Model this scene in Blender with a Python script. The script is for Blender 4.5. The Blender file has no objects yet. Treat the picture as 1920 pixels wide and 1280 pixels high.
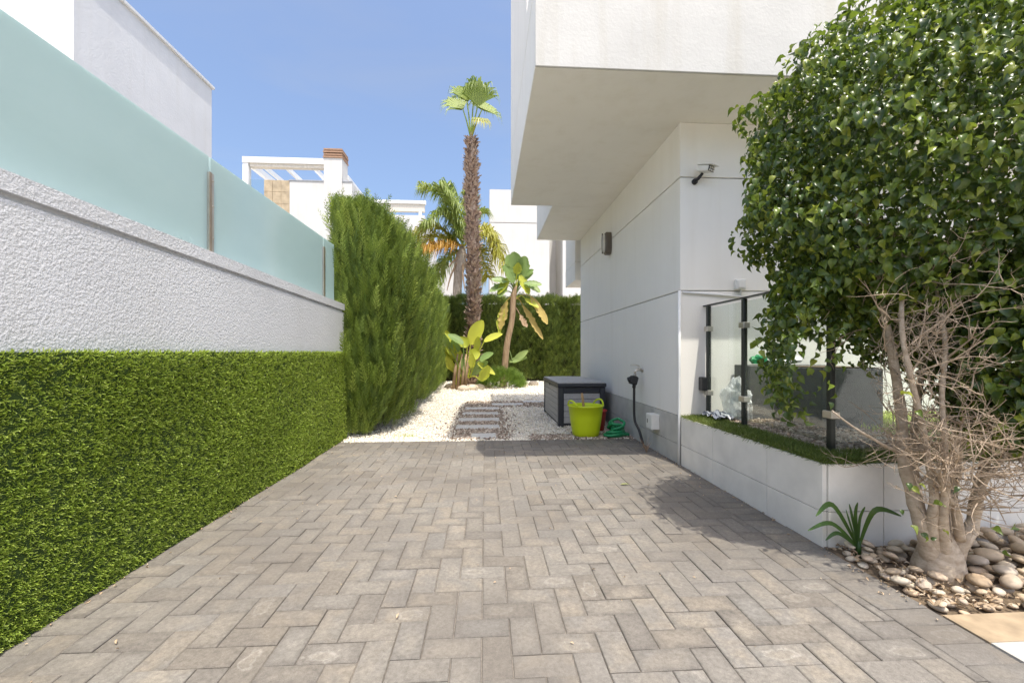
import bpy, bmesh, math, random
import numpy as np
from mathutils import Vector, Matrix, noise as mnoise

random.seed(7)
RS = np.random.RandomState(11)
SC = bpy.context.scene
COL = SC.collection

# ------------------------------------------------------------------ camera
F_PX, HZ, YAW, EYE = 815.0, 660.0, math.atan(50 / 815.0), 1.0
cam_d = bpy.data.cameras.new("camera")
cam_d.sensor_width = 36.0
cam_d.lens = 36.0 * F_PX / 1920.0
cam_d.shift_y = (HZ - 640.0) / 1920.0
cam_d.clip_start = 0.05
cam_d.clip_end = 3000
cam = bpy.data.objects.new("camera", cam_d)
COL.objects.link(cam)
cam.location = (0, 0, EYE)
cam.rotation_euler = (math.pi / 2, 0, -YAW)
SC.camera = cam

# ------------------------------------------------------------------ world, sun, exposure
SUN = Vector((0.115, -0.351, 1.0)).normalized()
EL = math.asin(SUN.z)
AZ = math.atan2(SUN.x, SUN.y)
world = bpy.data.worlds.new("World")
SC.world = world
world.use_nodes = True
wn = world.node_tree
wn.nodes.clear()
w_out = wn.nodes.new("ShaderNodeOutputWorld")
w_bg = wn.nodes.new("ShaderNodeBackground")
w_sky = wn.nodes.new("ShaderNodeTexSky")
w_sky.sky_type = 'NISHITA'
w_sky.sun_disc = False
w_sky.sun_elevation = EL
w_sky.sun_rotation = AZ
w_sky.altitude = 0
w_sky.air_density = 1.0
w_sky.dust_density = 5.0
w_sky.ozone_density = 4.0
w_bg.inputs[1].default_value = 0.15
w_tc = wn.nodes.new("ShaderNodeTexCoord")          # faint high wisps, all round the sky
w_mp = wn.nodes.new("ShaderNodeMapping"); w_mp.inputs["Scale"].default_value = (1.0, 1.6, 5.0)
w_nz = wn.nodes.new("ShaderNodeTexNoise"); w_nz.inputs["Scale"].default_value = 2.2; w_nz.inputs["Detail"].default_value = 7; w_nz.inputs["Distortion"].default_value = 0.6
w_rp = wn.nodes.new("ShaderNodeMapRange")
for k_, v_ in (("From Min", 0.48), ("From Max", 0.80), ("To Min", 0.0), ("To Max", 0.16)): w_rp.inputs[k_].default_value = v_
w_bw = wn.nodes.new("ShaderNodeRGBToBW")
w_ml = wn.nodes.new("ShaderNodeMath"); w_ml.operation = 'MULTIPLY'; w_ml.inputs[1].default_value = 1.35
w_mx = wn.nodes.new("ShaderNodeMix"); w_mx.data_type = 'RGBA'
wn.links.new(w_tc.outputs["Generated"], w_mp.inputs[0]); wn.links.new(w_mp.outputs[0], w_nz.inputs["Vector"])
wn.links.new(w_nz.outputs["Fac"], w_rp.inputs["Value"]); wn.links.new(w_rp.outputs[0], w_mx.inputs[0])
wn.links.new(w_sky.outputs[0], w_bw.inputs[0]); wn.links.new(w_bw.outputs[0], w_ml.inputs[0])
wn.links.new(w_sky.outputs[0], w_mx.inputs[6]); wn.links.new(w_ml.outputs[0], w_mx.inputs[7])
wn.links.new(w_mx.outputs[2], w_bg.inputs[0])
wn.links.new(w_bg.outputs[0], w_out.inputs[0])
sun_d = bpy.data.lights.new("sun", 'SUN')
sun_d.energy = 2.5
sun_d.angle = math.radians(0.5)
sun_d.color = (1.0, 0.945, 0.85)
sun = bpy.data.objects.new("sun", sun_d)
COL.objects.link(sun)
sun.rotation_euler = SUN.to_track_quat('Z', 'Y').to_euler()
SC.view_settings.view_transform = 'Standard'
SC.view_settings.look = 'None'
SC.view_settings.gamma = 1.0
SC.view_settings.exposure = 0.92
SC.view_settings.use_curve_mapping = False
SC.render.engine = 'CYCLES'
SC.cycles.use_denoising = True
SC.cycles.denoising_prefilter = 'NONE'
SC.cycles.max_bounces = 8
SC.cycles.transparent_max_bounces = 12
SC.cycles.caustics_reflective = False
SC.cycles.caustics_refractive = False

# ------------------------------------------------------------------ pixel -> place helpers
CS, SN = math.cos(YAW), math.sin(YAW)
def at(px, py, d):
    xc = (px - 960) * d / F_PX
    return Vector((xc * CS + d * SN, d * CS - xc * SN, EYE + (HZ - py) * d / F_PX))
def on_y(px, py, Y):
    k = (px - 960) / F_PX
    return at(px, py, Y / (CS - k * SN))
def on_x(px, py, X):
    k = (px - 960) / F_PX
    return at(px, py, X / (k * CS + SN))
def on_z(px, py, z=0.0):
    return at(px, py, (z - EYE) * F_PX / (HZ - py))

# ------------------------------------------------------------------ materials
MATS = {}
class NT:
    def __init__(s, name):
        s.m = bpy.data.materials.new(name)
        s.m.use_nodes = True
        s.t = s.m.node_tree
        s.b = s.t.nodes["Principled BSDF"]
        s.out = s.t.nodes["Material Output"]
        MATS[name] = s.m
    def n(s, typ, **kw):
        nd = s.t.nodes.new("ShaderNode" + typ)
        for k, v in kw.items():
            if k.startswith("i_"):
                key = k[2:]
                sock = nd.inputs[int(key)] if key.isdigit() else nd.inputs[key.replace("_", " ")]
                s.set(sock, v)
            else:
                setattr(nd, k, v)
        return nd
    def set(s, sock, v):
        if hasattr(v, "is_output"):
            s.t.links.new(v, sock)
        else:
            if isinstance(v, (tuple, list)) and len(v) == 3 and sock.type == 'RGBA':
                v = (*v, 1)
            sock.default_value = v
    def p(s, **kw):
        names = dict(color="Base Color", rough="Roughness", spec="Specular IOR Level", metal="Metallic",
                     trans="Transmission Weight", coat="Coat Weight", normal="Normal", sheen="Sheen Weight", ior="IOR", alpha="Alpha")
        for k, v in kw.items():
            s.set(s.b.inputs[names[k]], v)
        return s
    def pos(s, scale=None):
        g = s.n("NewGeometry").outputs["Position"]
        if scale:
            return s.n("Mapping", i_Vector=g, i_Scale=scale).outputs[0]
        return g
    def noise(s, vec, scale, detail=4, rough=0.55):
        return s.n("TexNoise", i_Vector=vec, i_Scale=scale, i_Detail=detail, i_Roughness=rough).outputs["Fac"]
    def ramp(s, fac, stops, interp='LINEAR'):
        r = s.n("ValToRGB", i_Fac=fac)
        r.color_ramp.interpolation = interp
        el = r.color_ramp.elements
        while len(el) < len(stops):
            el.new(0.5)
        for e, (p_, c) in zip(el, stops):
            e.position = p_
            e.color = (c, c, c, 1) if not isinstance(c, (tuple, list)) else (*c, 1)
        return r.outputs[0]
    def mix(s, fac, a, b, mode='MIX'):
        m = s.n("Mix", data_type='RGBA', blend_type=mode)
        s.set(m.inputs[0], fac); s.set(m.inputs[6], a); s.set(m.inputs[7], b)
        return m.outputs[2]
    def math(s, op, a, b=0.0):
        m = s.n("Math", operation=op)
        s.set(m.inputs[0], a); s.set(m.inputs[1], b)
        return m.outputs[0]
    def bump(s, h, strength=0.3, dist=0.01):
        return s.n("Bump", i_Height=h, i_Strength=strength, i_Distance=dist).outputs[0]
    def rnd(s):
        o = s.n("ObjectInfo").outputs["Random"]
        a = s.n("Attribute", attribute_name="rnd").outputs["Fac"]
        return s.math('FRACT', s.math('ADD', o, a))
    def translucent(s, color, fac):
        tr = s.n("BsdfTranslucent", i_Color=color)
        mx = s.n("MixShader")
        s.set(mx.inputs[0], fac)
        s.t.links.new(s.b.outputs[0], mx.inputs[1]); s.t.links.new(tr.outputs[0], mx.inputs[2])
        s.t.links.new(mx.outputs[0], s.out.inputs[0])

def simple(name, color, rough=0.5, metal=0.0, var=0.12, scale=12, bump=0.0, bscale=120, spec=0.5, bdist=0.002):
    s = NT(name)
    v = s.pos()
    f = s.noise(v, scale, 5)
    lo = tuple(c * (1 - var) for c in color); hi = tuple(min(1, c * (1 + var)) for c in color)
    s.p(color=s.ramp(f, [(0.3, lo), (0.7, hi)]), rough=rough, metal=metal, spec=spec)
    if bump:
        s.p(normal=s.bump(s.noise(v, bscale, 3), bump, bdist))
    return s.m

def stucco(name, color, grain, strength, dist, stain=0.10, streak=0.0):
    s = NT(name)
    v = s.pos()
    big = s.noise(v, 1.3, 6, 0.6)
    fine = s.noise(v, grain, 3, 0.6)
    lump = s.noise(v, grain * 0.45, 2, 0.5)
    base = s.mix(s.ramp(big, [(0.35, 0.0), (0.75, 1.0)]), color, tuple(c * (1 - stain) for c in color))
    if streak:
        st = s.noise(s.pos((6, 6, 0.5)), 1.0, 5, 0.6)
        base = s.mix(s.ramp(st, [(0.5, 0.0), (0.75, streak)]), base, tuple(c * k for c, k in zip(color, (0.80, 0.77, 0.70))))
    s.p(color=base, rough=0.9, spec=0.25, normal=s.bump(s.math('ADD', fine, s.math('MULTIPLY', lump, 0.6)), strength, dist))
    return s.m

stucco("house_render", (0.90, 0.872, 0.805), 55, 0.25, 0.004, 0.05, 0.25)
stucco("sun_dimmed_render", (0.60, 0.59, 0.555), 40, 0.35, 0.006, 0.16, 0.6)  # house render darkened to offset strong light on the front, plus stains
simple("joint_grey", (0.42, 0.41, 0.39), 0.95)
stucco("wall_stucco", (0.72, 0.725, 0.73), 85, 0.75, 0.010, 0.12, 0.15)
stucco("far_render", (0.66, 0.645, 0.61), 20, 0.2, 0.004, 0.08, 0.3)
stucco("neighbour_render", (0.72, 0.72, 0.72), 30, 0.4, 0.008, 0.10, 0.25)
simple("plinth_tile", (0.52, 0.505, 0.46), 0.6, 0, 0.10, 7, 0.05, 200)
simple("planter_tile", (0.85, 0.81, 0.73), 0.55, 0, 0.08, 6, 0.05, 200)
simple("grout", (0.16, 0.15, 0.14), 0.95)
simple("dark_post", (0.055, 0.06, 0.055), 0.35, 0.6, 0.1, 20)
simple("steel", (0.62, 0.58, 0.52), 0.32, 0.9, 0.12, 8)
simple("bronze_strip", (0.42, 0.34, 0.26), 0.4, 0.7, 0.15, 8)
simple("white_plastic", (0.78, 0.77, 0.72), 0.45, 0, 0.04)
simple("white_pipe", (0.80, 0.80, 0.78), 0.4, 0, 0.03)
simple("black_plastic", (0.02, 0.02, 0.022), 0.4, 0, 0.2, 30)
simple("box_frame", (0.035, 0.037, 0.045), 0.45, 0, 0.15, 25)
simple("lime_plastic", (0.62, 0.74, 0.012), 0.4, 0, 0.05, 5)
simple("red_plastic", (0.45, 0.03, 0.02), 0.45, 0, 0.1)
simple("hose_green", (0.02, 0.27, 0.10), 0.4, 0, 0.15, 40)
simple("wood_handle", (0.45, 0.28, 0.14), 0.6, 0, 0.2, 60)
simple("chimney_cap", (0.36, 0.22, 0.14), 0.8)
simple("stone_cladding", (0.46, 0.37, 0.25), 0.85, 0, 0.25, 3, 0.4, 15, 0.3, 0.02)
simple("beige_tile", (0.37, 0.28, 0.18), 0.5, 0, 0.22, 14, 0.03, 100)
simple("pale_tile", (0.47, 0.445, 0.395), 0.45, 0, 0.05, 9)
simple("planter_grey", (0.13, 0.13, 0.125), 0.6, 0, 0.12, 8)
simple("cloth_grey", (0.30, 0.31, 0.34), 0.9, 0, 0.6, 22)
simple("mulch", (0.34, 0.26, 0.18), 0.95, 0, 0.4, 60, 0.8, 60, 0.2, 0.02)
simple("bark_litter", (0.33, 0.23, 0.15), 0.9, 0, 0.3, 40)
simple("soil", (0.16, 0.12, 0.08), 0.95, 0, 0.3, 30, 0.6, 50, 0.2, 0.01)
simple("sand_joint", (0.20, 0.175, 0.145), 0.95, 0, 0.3, 60, 0.3, 150)
simple("far_ground", (0.45, 0.42, 0.37), 0.95, 0, 0.15, 2)
simple("slab_concrete", (0.52, 0.51, 0.48), 0.8, 0, 0.1, 14, 0.1, 120)
simple("lamp_body", (0.13, 0.11, 0.09), 0.4, 0.3)
simple("lamp_glass", (0.62, 0.60, 0.54), 0.25)
simple("awning", (0.70, 0.64, 0.54), 0.8)

def paver_mat():
    s = NT("paver")
    r = s.rnd()
    v0 = s.pos()
    off = s.n("CombineXYZ", i_0=s.math('MULTIPLY', r, 91.0), i_1=s.math('MULTIPLY', r, 57.0), i_2=s.math('MULTIPLY', r, 23.0)).outputs[0]
    v = s.n("VectorMath", operation='ADD', i_0=v0, i_1=off).outputs[0]
    base = s.ramp(r, [(0.0, (0.204, 0.188, 0.165)), (0.22, (0.216, 0.198, 0.170)), (0.42, (0.193, 0.181, 0.161)),
                      (0.58, (0.221, 0.198, 0.165)), (0.72, (0.204, 0.190, 0.170)), (0.86, (0.160, 0.143, 0.121)), (1.0, (0.213, 0.188, 0.154))])
    r2 = s.math('FRACT', s.math('MULTIPLY', r, 17.31))
    blot = s.noise(v, 9.0, 3, 0.5)
    warm = s.math('MULTIPLY', s.ramp(blot, [(0.42, 0.0), (0.62, 1.0)]), s.ramp(r2, [(0.3, 0.0), (0.8, 0.75)]))
    c = s.mix(warm, base, (0.261, 0.225, 0.175))
    gen = s.n("TexCoord").outputs["Generated"]
    cen = s.n("VectorMath", operation='SUBTRACT', i_0=gen, i_1=s.n('CombineXYZ', i_0=s.math('ADD', 0.32, s.math('MULTIPLY', s.math('FRACT', s.math('MULTIPLY', r, 53.1)), 0.36)), i_1=s.math('ADD', 0.32, s.math('MULTIPLY', s.math('FRACT', s.math('MULTIPLY', r, 71.7)), 0.36)), i_2=1.0).outputs[0]).outputs[0]
    cen = s.n("VectorMath", operation='MULTIPLY', i_0=cen, i_1=(2.0, 2.0, 0.0)).outputs[0]
    ce2 = s.n("VectorMath", operation='SUBTRACT', i_0=gen, i_1=(0.5, 0.5, 1.0)).outputs[0]
    ax = s.n("VectorMath", operation='MULTIPLY', i_0=s.n("VectorMath", operation='ABSOLUTE', i_0=ce2).outputs[0], i_1=(2.0, 2.0, 0.0)).outputs[0]
    sx = s.n("SeparateXYZ", i_0=ax)
    wob = s.math('MULTIPLY', s.math('SUBTRACT', s.noise(v, 22.0, 4, 0.6), 0.5), 1.3)
    rad = s.math('ADD', s.n("VectorMath", operation='LENGTH', i_0=cen).outputs["Value"], wob)
    edge = s.math('ADD', s.math('MAXIMUM', sx.outputs[0], sx.outputs[1]), s.math('MULTIPLY', wob, 0.35))
    r3 = s.math('FRACT', s.math('MULTIPLY', r, 7.77))
    r4 = s.math('FRACT', s.math('MULTIPLY', r, 29.3))
    c = s.mix(s.math('MULTIPLY', s.ramp(edge, [(0.55, 0.0), (1.0, 1.0)]), s.ramp(r4, [(0.2, 0.0), (0.9, 0.65)])), c, (0.129, 0.116, 0.100))
    c = s.mix(s.math('MULTIPLY', s.ramp(rad, [(0.25, 1.0), (0.75, 0.0)]), s.ramp(r3, [(0.25, 0.0), (0.6, 0.45)])), c, (0.268, 0.239, 0.194))
    ring = s.ramp(rad, [(0.36, 0.0), (0.44, 1.0), (0.52, 0.7), (0.60, 0.0)])
    c = s.mix(s.math('MULTIPLY', ring, s.ramp(r3, [(0.80, 0.0), (0.95, 0.5)])), c, (0.343, 0.321, 0.284))
    mot = s.noise(v, 60.0, 4, 0.7)
    c = s.mix(0.75, c, s.ramp(mot, [(0.28, 0.30), (0.72, 0.70)]), 'OVERLAY')
    dirt = s.ramp(s.noise(v0, 1.1, 5, 0.6), [(0.38, 0.0), (0.62, 0.62)])
    c = s.mix(dirt, c, (0.136, 0.121, 0.104))
    grain = s.noise(v0, 420, 2, 0.7)
    c = s.mix(0.5, c, s.ramp(grain, [(0.28, 0.30), (0.72, 0.72)]), 'OVERLAY')
    s.p(color=c, rough=0.85, spec=0.3, normal=s.bump(s.math('ADD', grain, s.math('MULTIPLY', s.noise(v, 40, 3), 0.8)), 0.35, 0.0025))
paver_mat()

def foliage(name, stops, rough=0.5, tr=0.3, spec=0.4, tcol=None):
    s = NT(name)
    r = s.rnd()
    big = s.noise(s.pos(), 2.2, 3)
    fac = s.math('ADD', s.math('MULTIPLY', r, 0.7), s.math('MULTIPLY', big, 0.3))
    c = s.ramp(fac, stops)
    s.p(color=c, rough=rough, spec=spec)
    if tr:
        s.translucent(s.mix(0.5, c, tcol or (0.35, 0.5, 0.05)), tr)
    return s.m
foliage("turf_blade", [(0.0, (0.13, 0.20, 0.024)), (0.5, (0.38, 0.51, 0.075)), (0.8, (0.50, 0.60, 0.12)), (1.0, (0.68, 0.74, 0.30))], 0.45, 0.35, 0.4, (0.5, 0.58, 0.06))
simple("turf_back", (0.035, 0.065, 0.010), 0.9)
foliage("cypress", [(0.0, (0.055, 0.095, 0.028)), (0.35, (0.135, 0.200, 0.042)), (0.7, (0.26, 0.345, 0.058)), (1.0, (0.46, 0.52, 0.12))], 0.55, 0.22, 0.3, (0.40, 0.52, 0.06))
foliage("hedge_painted_shade", [(0.0, (0.05, 0.08, 0.02)), (0.5, (0.11, 0.155, 0.03)), (1.0, (0.24, 0.29, 0.05))], 0.6, 0.15, 0.3, (0.3, 0.4, 0.05))  # shade on the far hedge is put into this darker foliage colour
foliage("ledge_turf", [(0.0, (0.05, 0.08, 0.015)), (0.5, (0.13, 0.18, 0.03)), (1.0, (0.30, 0.34, 0.10))], 0.5, 0.2)
foliage("ficus_leaf", [(0.0, (0.022, 0.042, 0.011)), (0.42, (0.054, 0.095, 0.018)), (0.70, (0.15, 0.205, 0.028)), (1.0, (0.44, 0.45, 0.06))], 0.30, 0.28, 0.5)
foliage("palm_green", [(0.0, (0.13, 0.19, 0.045)), (0.6, (0.24, 0.30, 0.06)), (1.0, (0.38, 0.40, 0.09))], 0.4, 0.3)
foliage("palm_yellow", [(0.0, (0.28, 0.29, 0.045)), (0.6, (0.42, 0.40, 0.06)), (1.0, (0.50, 0.45, 0.10))], 0.45, 0.3, 0.4, (0.6, 0.5, 0.05))
foliage("palm_orange", [(0.0, (0.45, 0.22, 0.03)), (1.0, (0.60, 0.38, 0.06))], 0.5, 0.3, 0.4, (0.6, 0.35, 0.04))
foliage("fan_green", [(0.0, (0.13, 0.19, 0.04)), (0.6, (0.24, 0.31, 0.06)), (1.0, (0.38, 0.43, 0.14))], 0.4, 0.3)
foliage("banana_green", [(0.0, (0.17, 0.27, 0.08)), (1.0, (0.36, 0.45, 0.17))], 0.35, 0.35)
foliage("banana_lime", [(0.0, (0.38, 0.45, 0.05)), (1.0, (0.58, 0.58, 0.08))], 0.4, 0.35, 0.4, (0.6, 0.6, 0.05))
foliage("banana_dry", [(0.0, (0.40, 0.30, 0.06)), (1.0, (0.50, 0.38, 0.14))], 0.6, 0.2, 0.3, (0.5, 0.35, 0.05))
foliage("shrub_green", [(0.0, (0.09, 0.17, 0.03)), (1.0, (0.26, 0.36, 0.06))], 0.5, 0.25)
foliage("plant_green", [(0.0, (0.03, 0.075, 0.02)), (1.0, (0.07, 0.14, 0.03))], 0.35, 0.25)
foliage("dry_leaf", [(0.0, (0.36, 0.25, 0.16)), (0.6, (0.50, 0.38, 0.25)), (1.0, (0.62, 0.52, 0.40))], 0.8, 0.1, 0.2, (0.4, 0.25, 0.1))
foliage("lime_leaf", [(0.0, (0.42, 0.48, 0.10)), (1.0, (0.45, 0.5, 0.12))], 0.5, 0.2)

def stone_mat(name, stops, rough=0.75):
    s = NT(name)
    r = s.rnd()
    c = s.ramp(r, stops)
    n = s.noise(s.pos(), 35, 4)
    c = s.mix(0.45, c, s.ramp(n, [(0.3, 0.32), (0.7, 0.68)]), 'OVERLAY')
    s.p(color=c, rough=rough, spec=0.3, normal=s.bump(s.noise(s.pos(), 160, 3), 0.2, 0.002))
stone_mat("white_gravel", [(0.0, (0.76, 0.68, 0.54)), (0.4, (0.87, 0.81, 0.69)), (0.8, (0.90, 0.86, 0.78)), (1.0, (0.62, 0.53, 0.40))])
stone_mat("brown_gravel", [(0.0, (0.20, 0.15, 0.11)), (0.5, (0.34, 0.27, 0.21)), (1.0, (0.55, 0.47, 0.38))])
stone_mat("river_stone", [(0.0, (0.42, 0.31, 0.20)), (0.35, (0.54, 0.43, 0.30)), (0.65, (0.62, 0.53, 0.40)), (0.85, (0.44, 0.37, 0.29)), (1.0, (0.62, 0.46, 0.31))], 0.6)

def gravel_base():
    s = NT("gravel_base")
    v = s.pos()
    vo = s.n("TexVoronoi", i_Vector=v, i_Scale=38.0)
    c = s.mix(0.85, s.ramp(vo.outputs["Color"], [(0.1, (0.60, 0.54, 0.43)), (0.4, (0.78, 0.72, 0.61)), (0.9, (0.86, 0.81, 0.72))]),
              s.ramp(vo.outputs["Distance"], [(0.0, 1.0), (0.75, 0.55)]), 'MULTIPLY')
    s.p(color=c, rough=0.9, normal=s.bump(vo.outputs["Distance"], 0.8, -0.012))
gravel_base()

def bark(name, a, b, sx=30, sz=8, rough=0.85):
    s = NT(name)
    n = s.noise(s.pos((sx, sx, sz)), 1.0, 5, 0.65)
    s.p(color=s.ramp(n, [(0.3, a), (0.7, b)]), rough=rough, spec=0.2, normal=s.bump(n, 0.6, 0.006))
bark("ficus_bark", (0.34, 0.26, 0.18), (0.60, 0.50, 0.38), 26, 42)
bark("ficus_twig", (0.34, 0.25, 0.17), (0.52, 0.42, 0.31), 60, 60)
bark("palm_trunk", (0.10, 0.065, 0.045), (0.22, 0.15, 0.11), 15, 15)
bark("palm_boot", (0.22, 0.14, 0.10), (0.58, 0.46, 0.36), 14, 14)
bark("grey_trunk", (0.22, 0.18, 0.14), (0.42, 0.36, 0.29), 15, 6)
bark("fibre_trunk", (0.22, 0.14, 0.08), (0.45, 0.33, 0.21), 25, 4)
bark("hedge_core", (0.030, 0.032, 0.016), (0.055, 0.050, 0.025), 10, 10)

def box_plank():
    s = NT("box_plank")
    v = s.pos((60, 3, 60))
    n = s.noise(v, 1.0, 4)
    s.p(color=s.ramp(n, [(0.3, (0.38, 0.37, 0.36)), (0.7, (0.47, 0.455, 0.44))]), rough=0.55, normal=s.bump(n, 0.15, 0.002))
box_plank()

def frosted():
    s = NT("frosted_glass")
    s.p(color=s.ramp(s.noise(s.pos((1.2, 1.2, 3.0)), 1.6, 6, 0.65), [(0.3, (0.52, 0.635, 0.625)), (0.7, (0.585, 0.695, 0.685))]), rough=0.08, spec=0.6)
    s.translucent((0.68, 0.81, 0.785), 0.50)
frosted()
def clear_glass(name, tint, fac):
    s = NT(name)
    tr = s.n("BsdfTransparent", i_Color=tint)
    gl = s.n("BsdfGlossy", i_Color=(1, 1, 1), i_Roughness=0.02)
    lw = s.n("LayerWeight", i_Blend=0.5).outputs["Facing"]
    fr = s.math('ADD', s.math('MULTIPLY', s.math('POWER', lw, 4.0), 0.7), 0.035 + fac)
    mx = s.n("MixShader")
    s.set(mx.inputs[0], fr)
    s.t.links.new(tr.outputs[0], mx.inputs[1]); s.t.links.new(gl.outputs[0], mx.inputs[2])
    s.t.links.new(mx.outputs[0], s.out.inputs[0])
clear_glass("fence_glass", (0.92, 0.955, 0.94), 0.0)
clear_glass("window_glass", (0.25, 0.3, 0.33), 0.1)
def bag():
    s = NT("clear_bag")
    s.p(color=(0.75, 0.76, 0.75), rough=0.25, spec=0.6)
    tr = s.n("BsdfTransparent", i_Color=(0.95, 0.95, 0.95))
    mx = s.n("MixShader"); s.set(mx.inputs[0], 0.45)
    s.t.links.new(s.b.outputs[0], mx.inputs[1]); s.t.links.new(tr.outputs[0], mx.inputs[2])
    s.t.links.new(mx.outputs[0], s.out.inputs[0])
bag()
def cloth():
    s = NT("striped_cloth")
    w = s.n("TexWave", i_Vector=s.n("TexCoord").outputs["Generated"], i_Scale=1.6, i_Distortion=1.5)
    s.p(color=s.ramp(w.outputs[0], [(0.45, (0.10, 0.11, 0.14)), (0.55, (0.55, 0.56, 0.58))]), rough=0.9)
cloth()

# ------------------------------------------------------------------ mesh helpers
def rootof(o):
    l = Vector((0, 0, 0))
    while o:
        l = l + o.location
        o = o.parent
    return l
def link(name, me, mat, parent=None, smooth=False):
    if mat and not me.materials:
        me.materials.append(MATS[mat])
    if smooth:
        me.polygons.foreach_set("use_smooth", np.ones(len(me.polygons), dtype=bool))
    o = bpy.data.objects.new(name, me)
    COL.objects.link(o)
    if parent:
        o.parent = parent
    return o
def mk(name, V, Fc, mat, parent=None, smooth=False, rnd=None):
    """V world coordinates; stored relative to the parent's base"""
    off = rootof(parent) if parent else Vector((0, 0, 0))
    me = bpy.data.meshes.new(name)
    if isinstance(Fc, np.ndarray):
        V = np.asarray(V, dtype=np.float32) - np.array(off, dtype=np.float32)
        k = Fc.shape[1]
        me.vertices.add(len(V)); me.vertices.foreach_set("co", V.ravel())
        me.loops.add(Fc.size); me.loops.foreach_set("vertex_index", Fc.astype(np.int32).ravel())
        me.polygons.add(len(Fc)); me.polygons.foreach_set("loop_start", (np.arange(len(Fc)) * k).astype(np.int32))
        me.update(calc_edges=True)
    else:
        me.from_pydata([tuple(Vector(v) - off) for v in V], [], Fc)
        me.update()
    if rnd is not None:
        a = me.attributes.new("rnd", 'FLOAT', 'POINT')
        a.data.foreach_set("value", np.asarray(rnd, dtype=np.float32))
    return link(name, me, mat, parent, smooth)
def tag(o, label=None, cat=None, group=None, kind=None):
    if label: o["label"] = label
    if cat: o["category"] = cat
    if group: o["group"] = group
    if kind: o["kind"] = kind
    return o
def thing(name, label, cat, loc, group=None):
    o = bpy.data.objects.new(name, None)
    COL.objects.link(o)
    o.location = loc
    o.empty_display_size = 0.1
    return tag(o, label, cat, group)

class MB:
    """collects shapes for ONE mesh"""
    def __init__(s): s.V, s.F = [], []
    def add(s, V, Fc):
        b = len(s.V)
        s.V += [tuple(v) for v in V]
        s.F += [tuple(i + b for i in f) for f in Fc]
        return s
    def box(s, x0, x1, y0, y1, z0, z1, bev=0.0):
        bm = bmesh.new()
        bmesh.ops.create_cube(bm, size=1)
        for v in bm.verts:
            v.co = Vector(((x0 + x1) / 2 + v.co.x * (x1 - x0), (y0 + y1) / 2 + v.co.y * (y1 - y0), (z0 + z1) / 2 + v.co.z * (z1 - z0)))
        if bev:
            bmesh.ops.bevel(bm, geom=bm.edges[:], offset=bev, segments=2 if bev > 0.01 else 1, affect='EDGES', profile=0.5)
        bm.verts.index_update()
        s.add([v.co for v in bm.verts], [[v.index for v in f.verts] for f in bm.faces])
        bm.free()
        return s
    def rbox(s, c, size, rotz, bev=0.0, rot=None):
        t = MB().box(-size[0] / 2, size[0] / 2, -size[1] / 2, size[1] / 2, -size[2] / 2, size[2] / 2, bev)
        R = rot or Matrix.Rotation(rotz, 3, 'Z')
        return s.add([R @ Vector(v) + Vector(c) for v in t.V], t.F)
    def tube(s, pts, rad, n=8, cap=True):
        pts = [Vector(p) for p in pts]
        if not isinstance(rad, (list, tuple, np.ndarray)): rad = [rad] * len(pts)
        V, Fc = [], []
        prev = None
        for i, p in enumerate(pts):
            t = (pts[min(i + 1, len(pts) - 1)] - pts[max(i - 1, 0)])
            t = t.normalized() if t.length > 1e-9 else Vector((0, 0, 1))
            if prev is None:
                a = Vector((1, 0, 0)) if abs(t.x) < 0.8 else Vector((0, 1, 0))
                u = t.cross(a).normalized()
            else:
                u = (prev - t * prev.dot(t)).normalized()
            prev = u
            w = t.cross(u)
            for k in range(n):
                a = 2 * math.pi * k / n
                V.append(p + (u * math.cos(a) + w * math.sin(a)) * rad[i])
        for i in range(len(pts) - 1):
            for k in range(n):
                Fc.append((i * n + k, i * n + (k + 1) % n, (i + 1) * n + (k + 1) % n, (i + 1) * n + k))
        if cap:
            Fc.append(tuple(range(n))[::-1]); Fc.append(tuple((len(pts) - 1) * n + k for k in range(n)))
        return s.add(V, Fc)
    def lathe(s, c, prof, n=24, closed=False):
        """prof: list of (r,z) ; axis z through c"""
        V = [(c[0] + r * math.cos(2 * math.pi * k / n), c[1] + r * math.sin(2 * math.pi * k / n), c[2] + z) for r, z in prof for k in range(n)]
        Fc = [(i * n + k, i * n + (k + 1) % n, (i + 1) * n + (k + 1) % n, (i + 1) * n + k) for i in range(len(prof) - 1) for k in range(n)]
        if closed:
            Fc += [tuple(range(n))[::-1], tuple((len(prof) - 1) * n + k for k in range(n))]
        return s.add(V, Fc)
    def build(s, name, mat, parent=None, smooth=False, auto=False):
        o = mk(name, s.V, s.F, mat, parent, smooth)
        return o
def boxp(name, mat, parent, *a, **k):
    return MB().box(*a, **k).build(name, mat, parent)

def smooth_path(pts, n=8):
    pts = [Vector(p) for p in pts]
    out = []
    for i in range(len(pts) - 1):
        p0, p1, p2, p3 = pts[max(i - 1, 0)], pts[i], pts[i + 1], pts[min(i + 2, len(pts) - 1)]
        for k in range(n):
            t = k / n
            out.append(0.5 * ((2 * p1) + (p2 - p0) * t + (2 * p0 - 5 * p1 + 4 * p2 - p3) * t * t + (3 * p1 - p0 - 3 * p2 + p3) * t ** 3))
    out.append(pts[-1])
    return out

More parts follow.
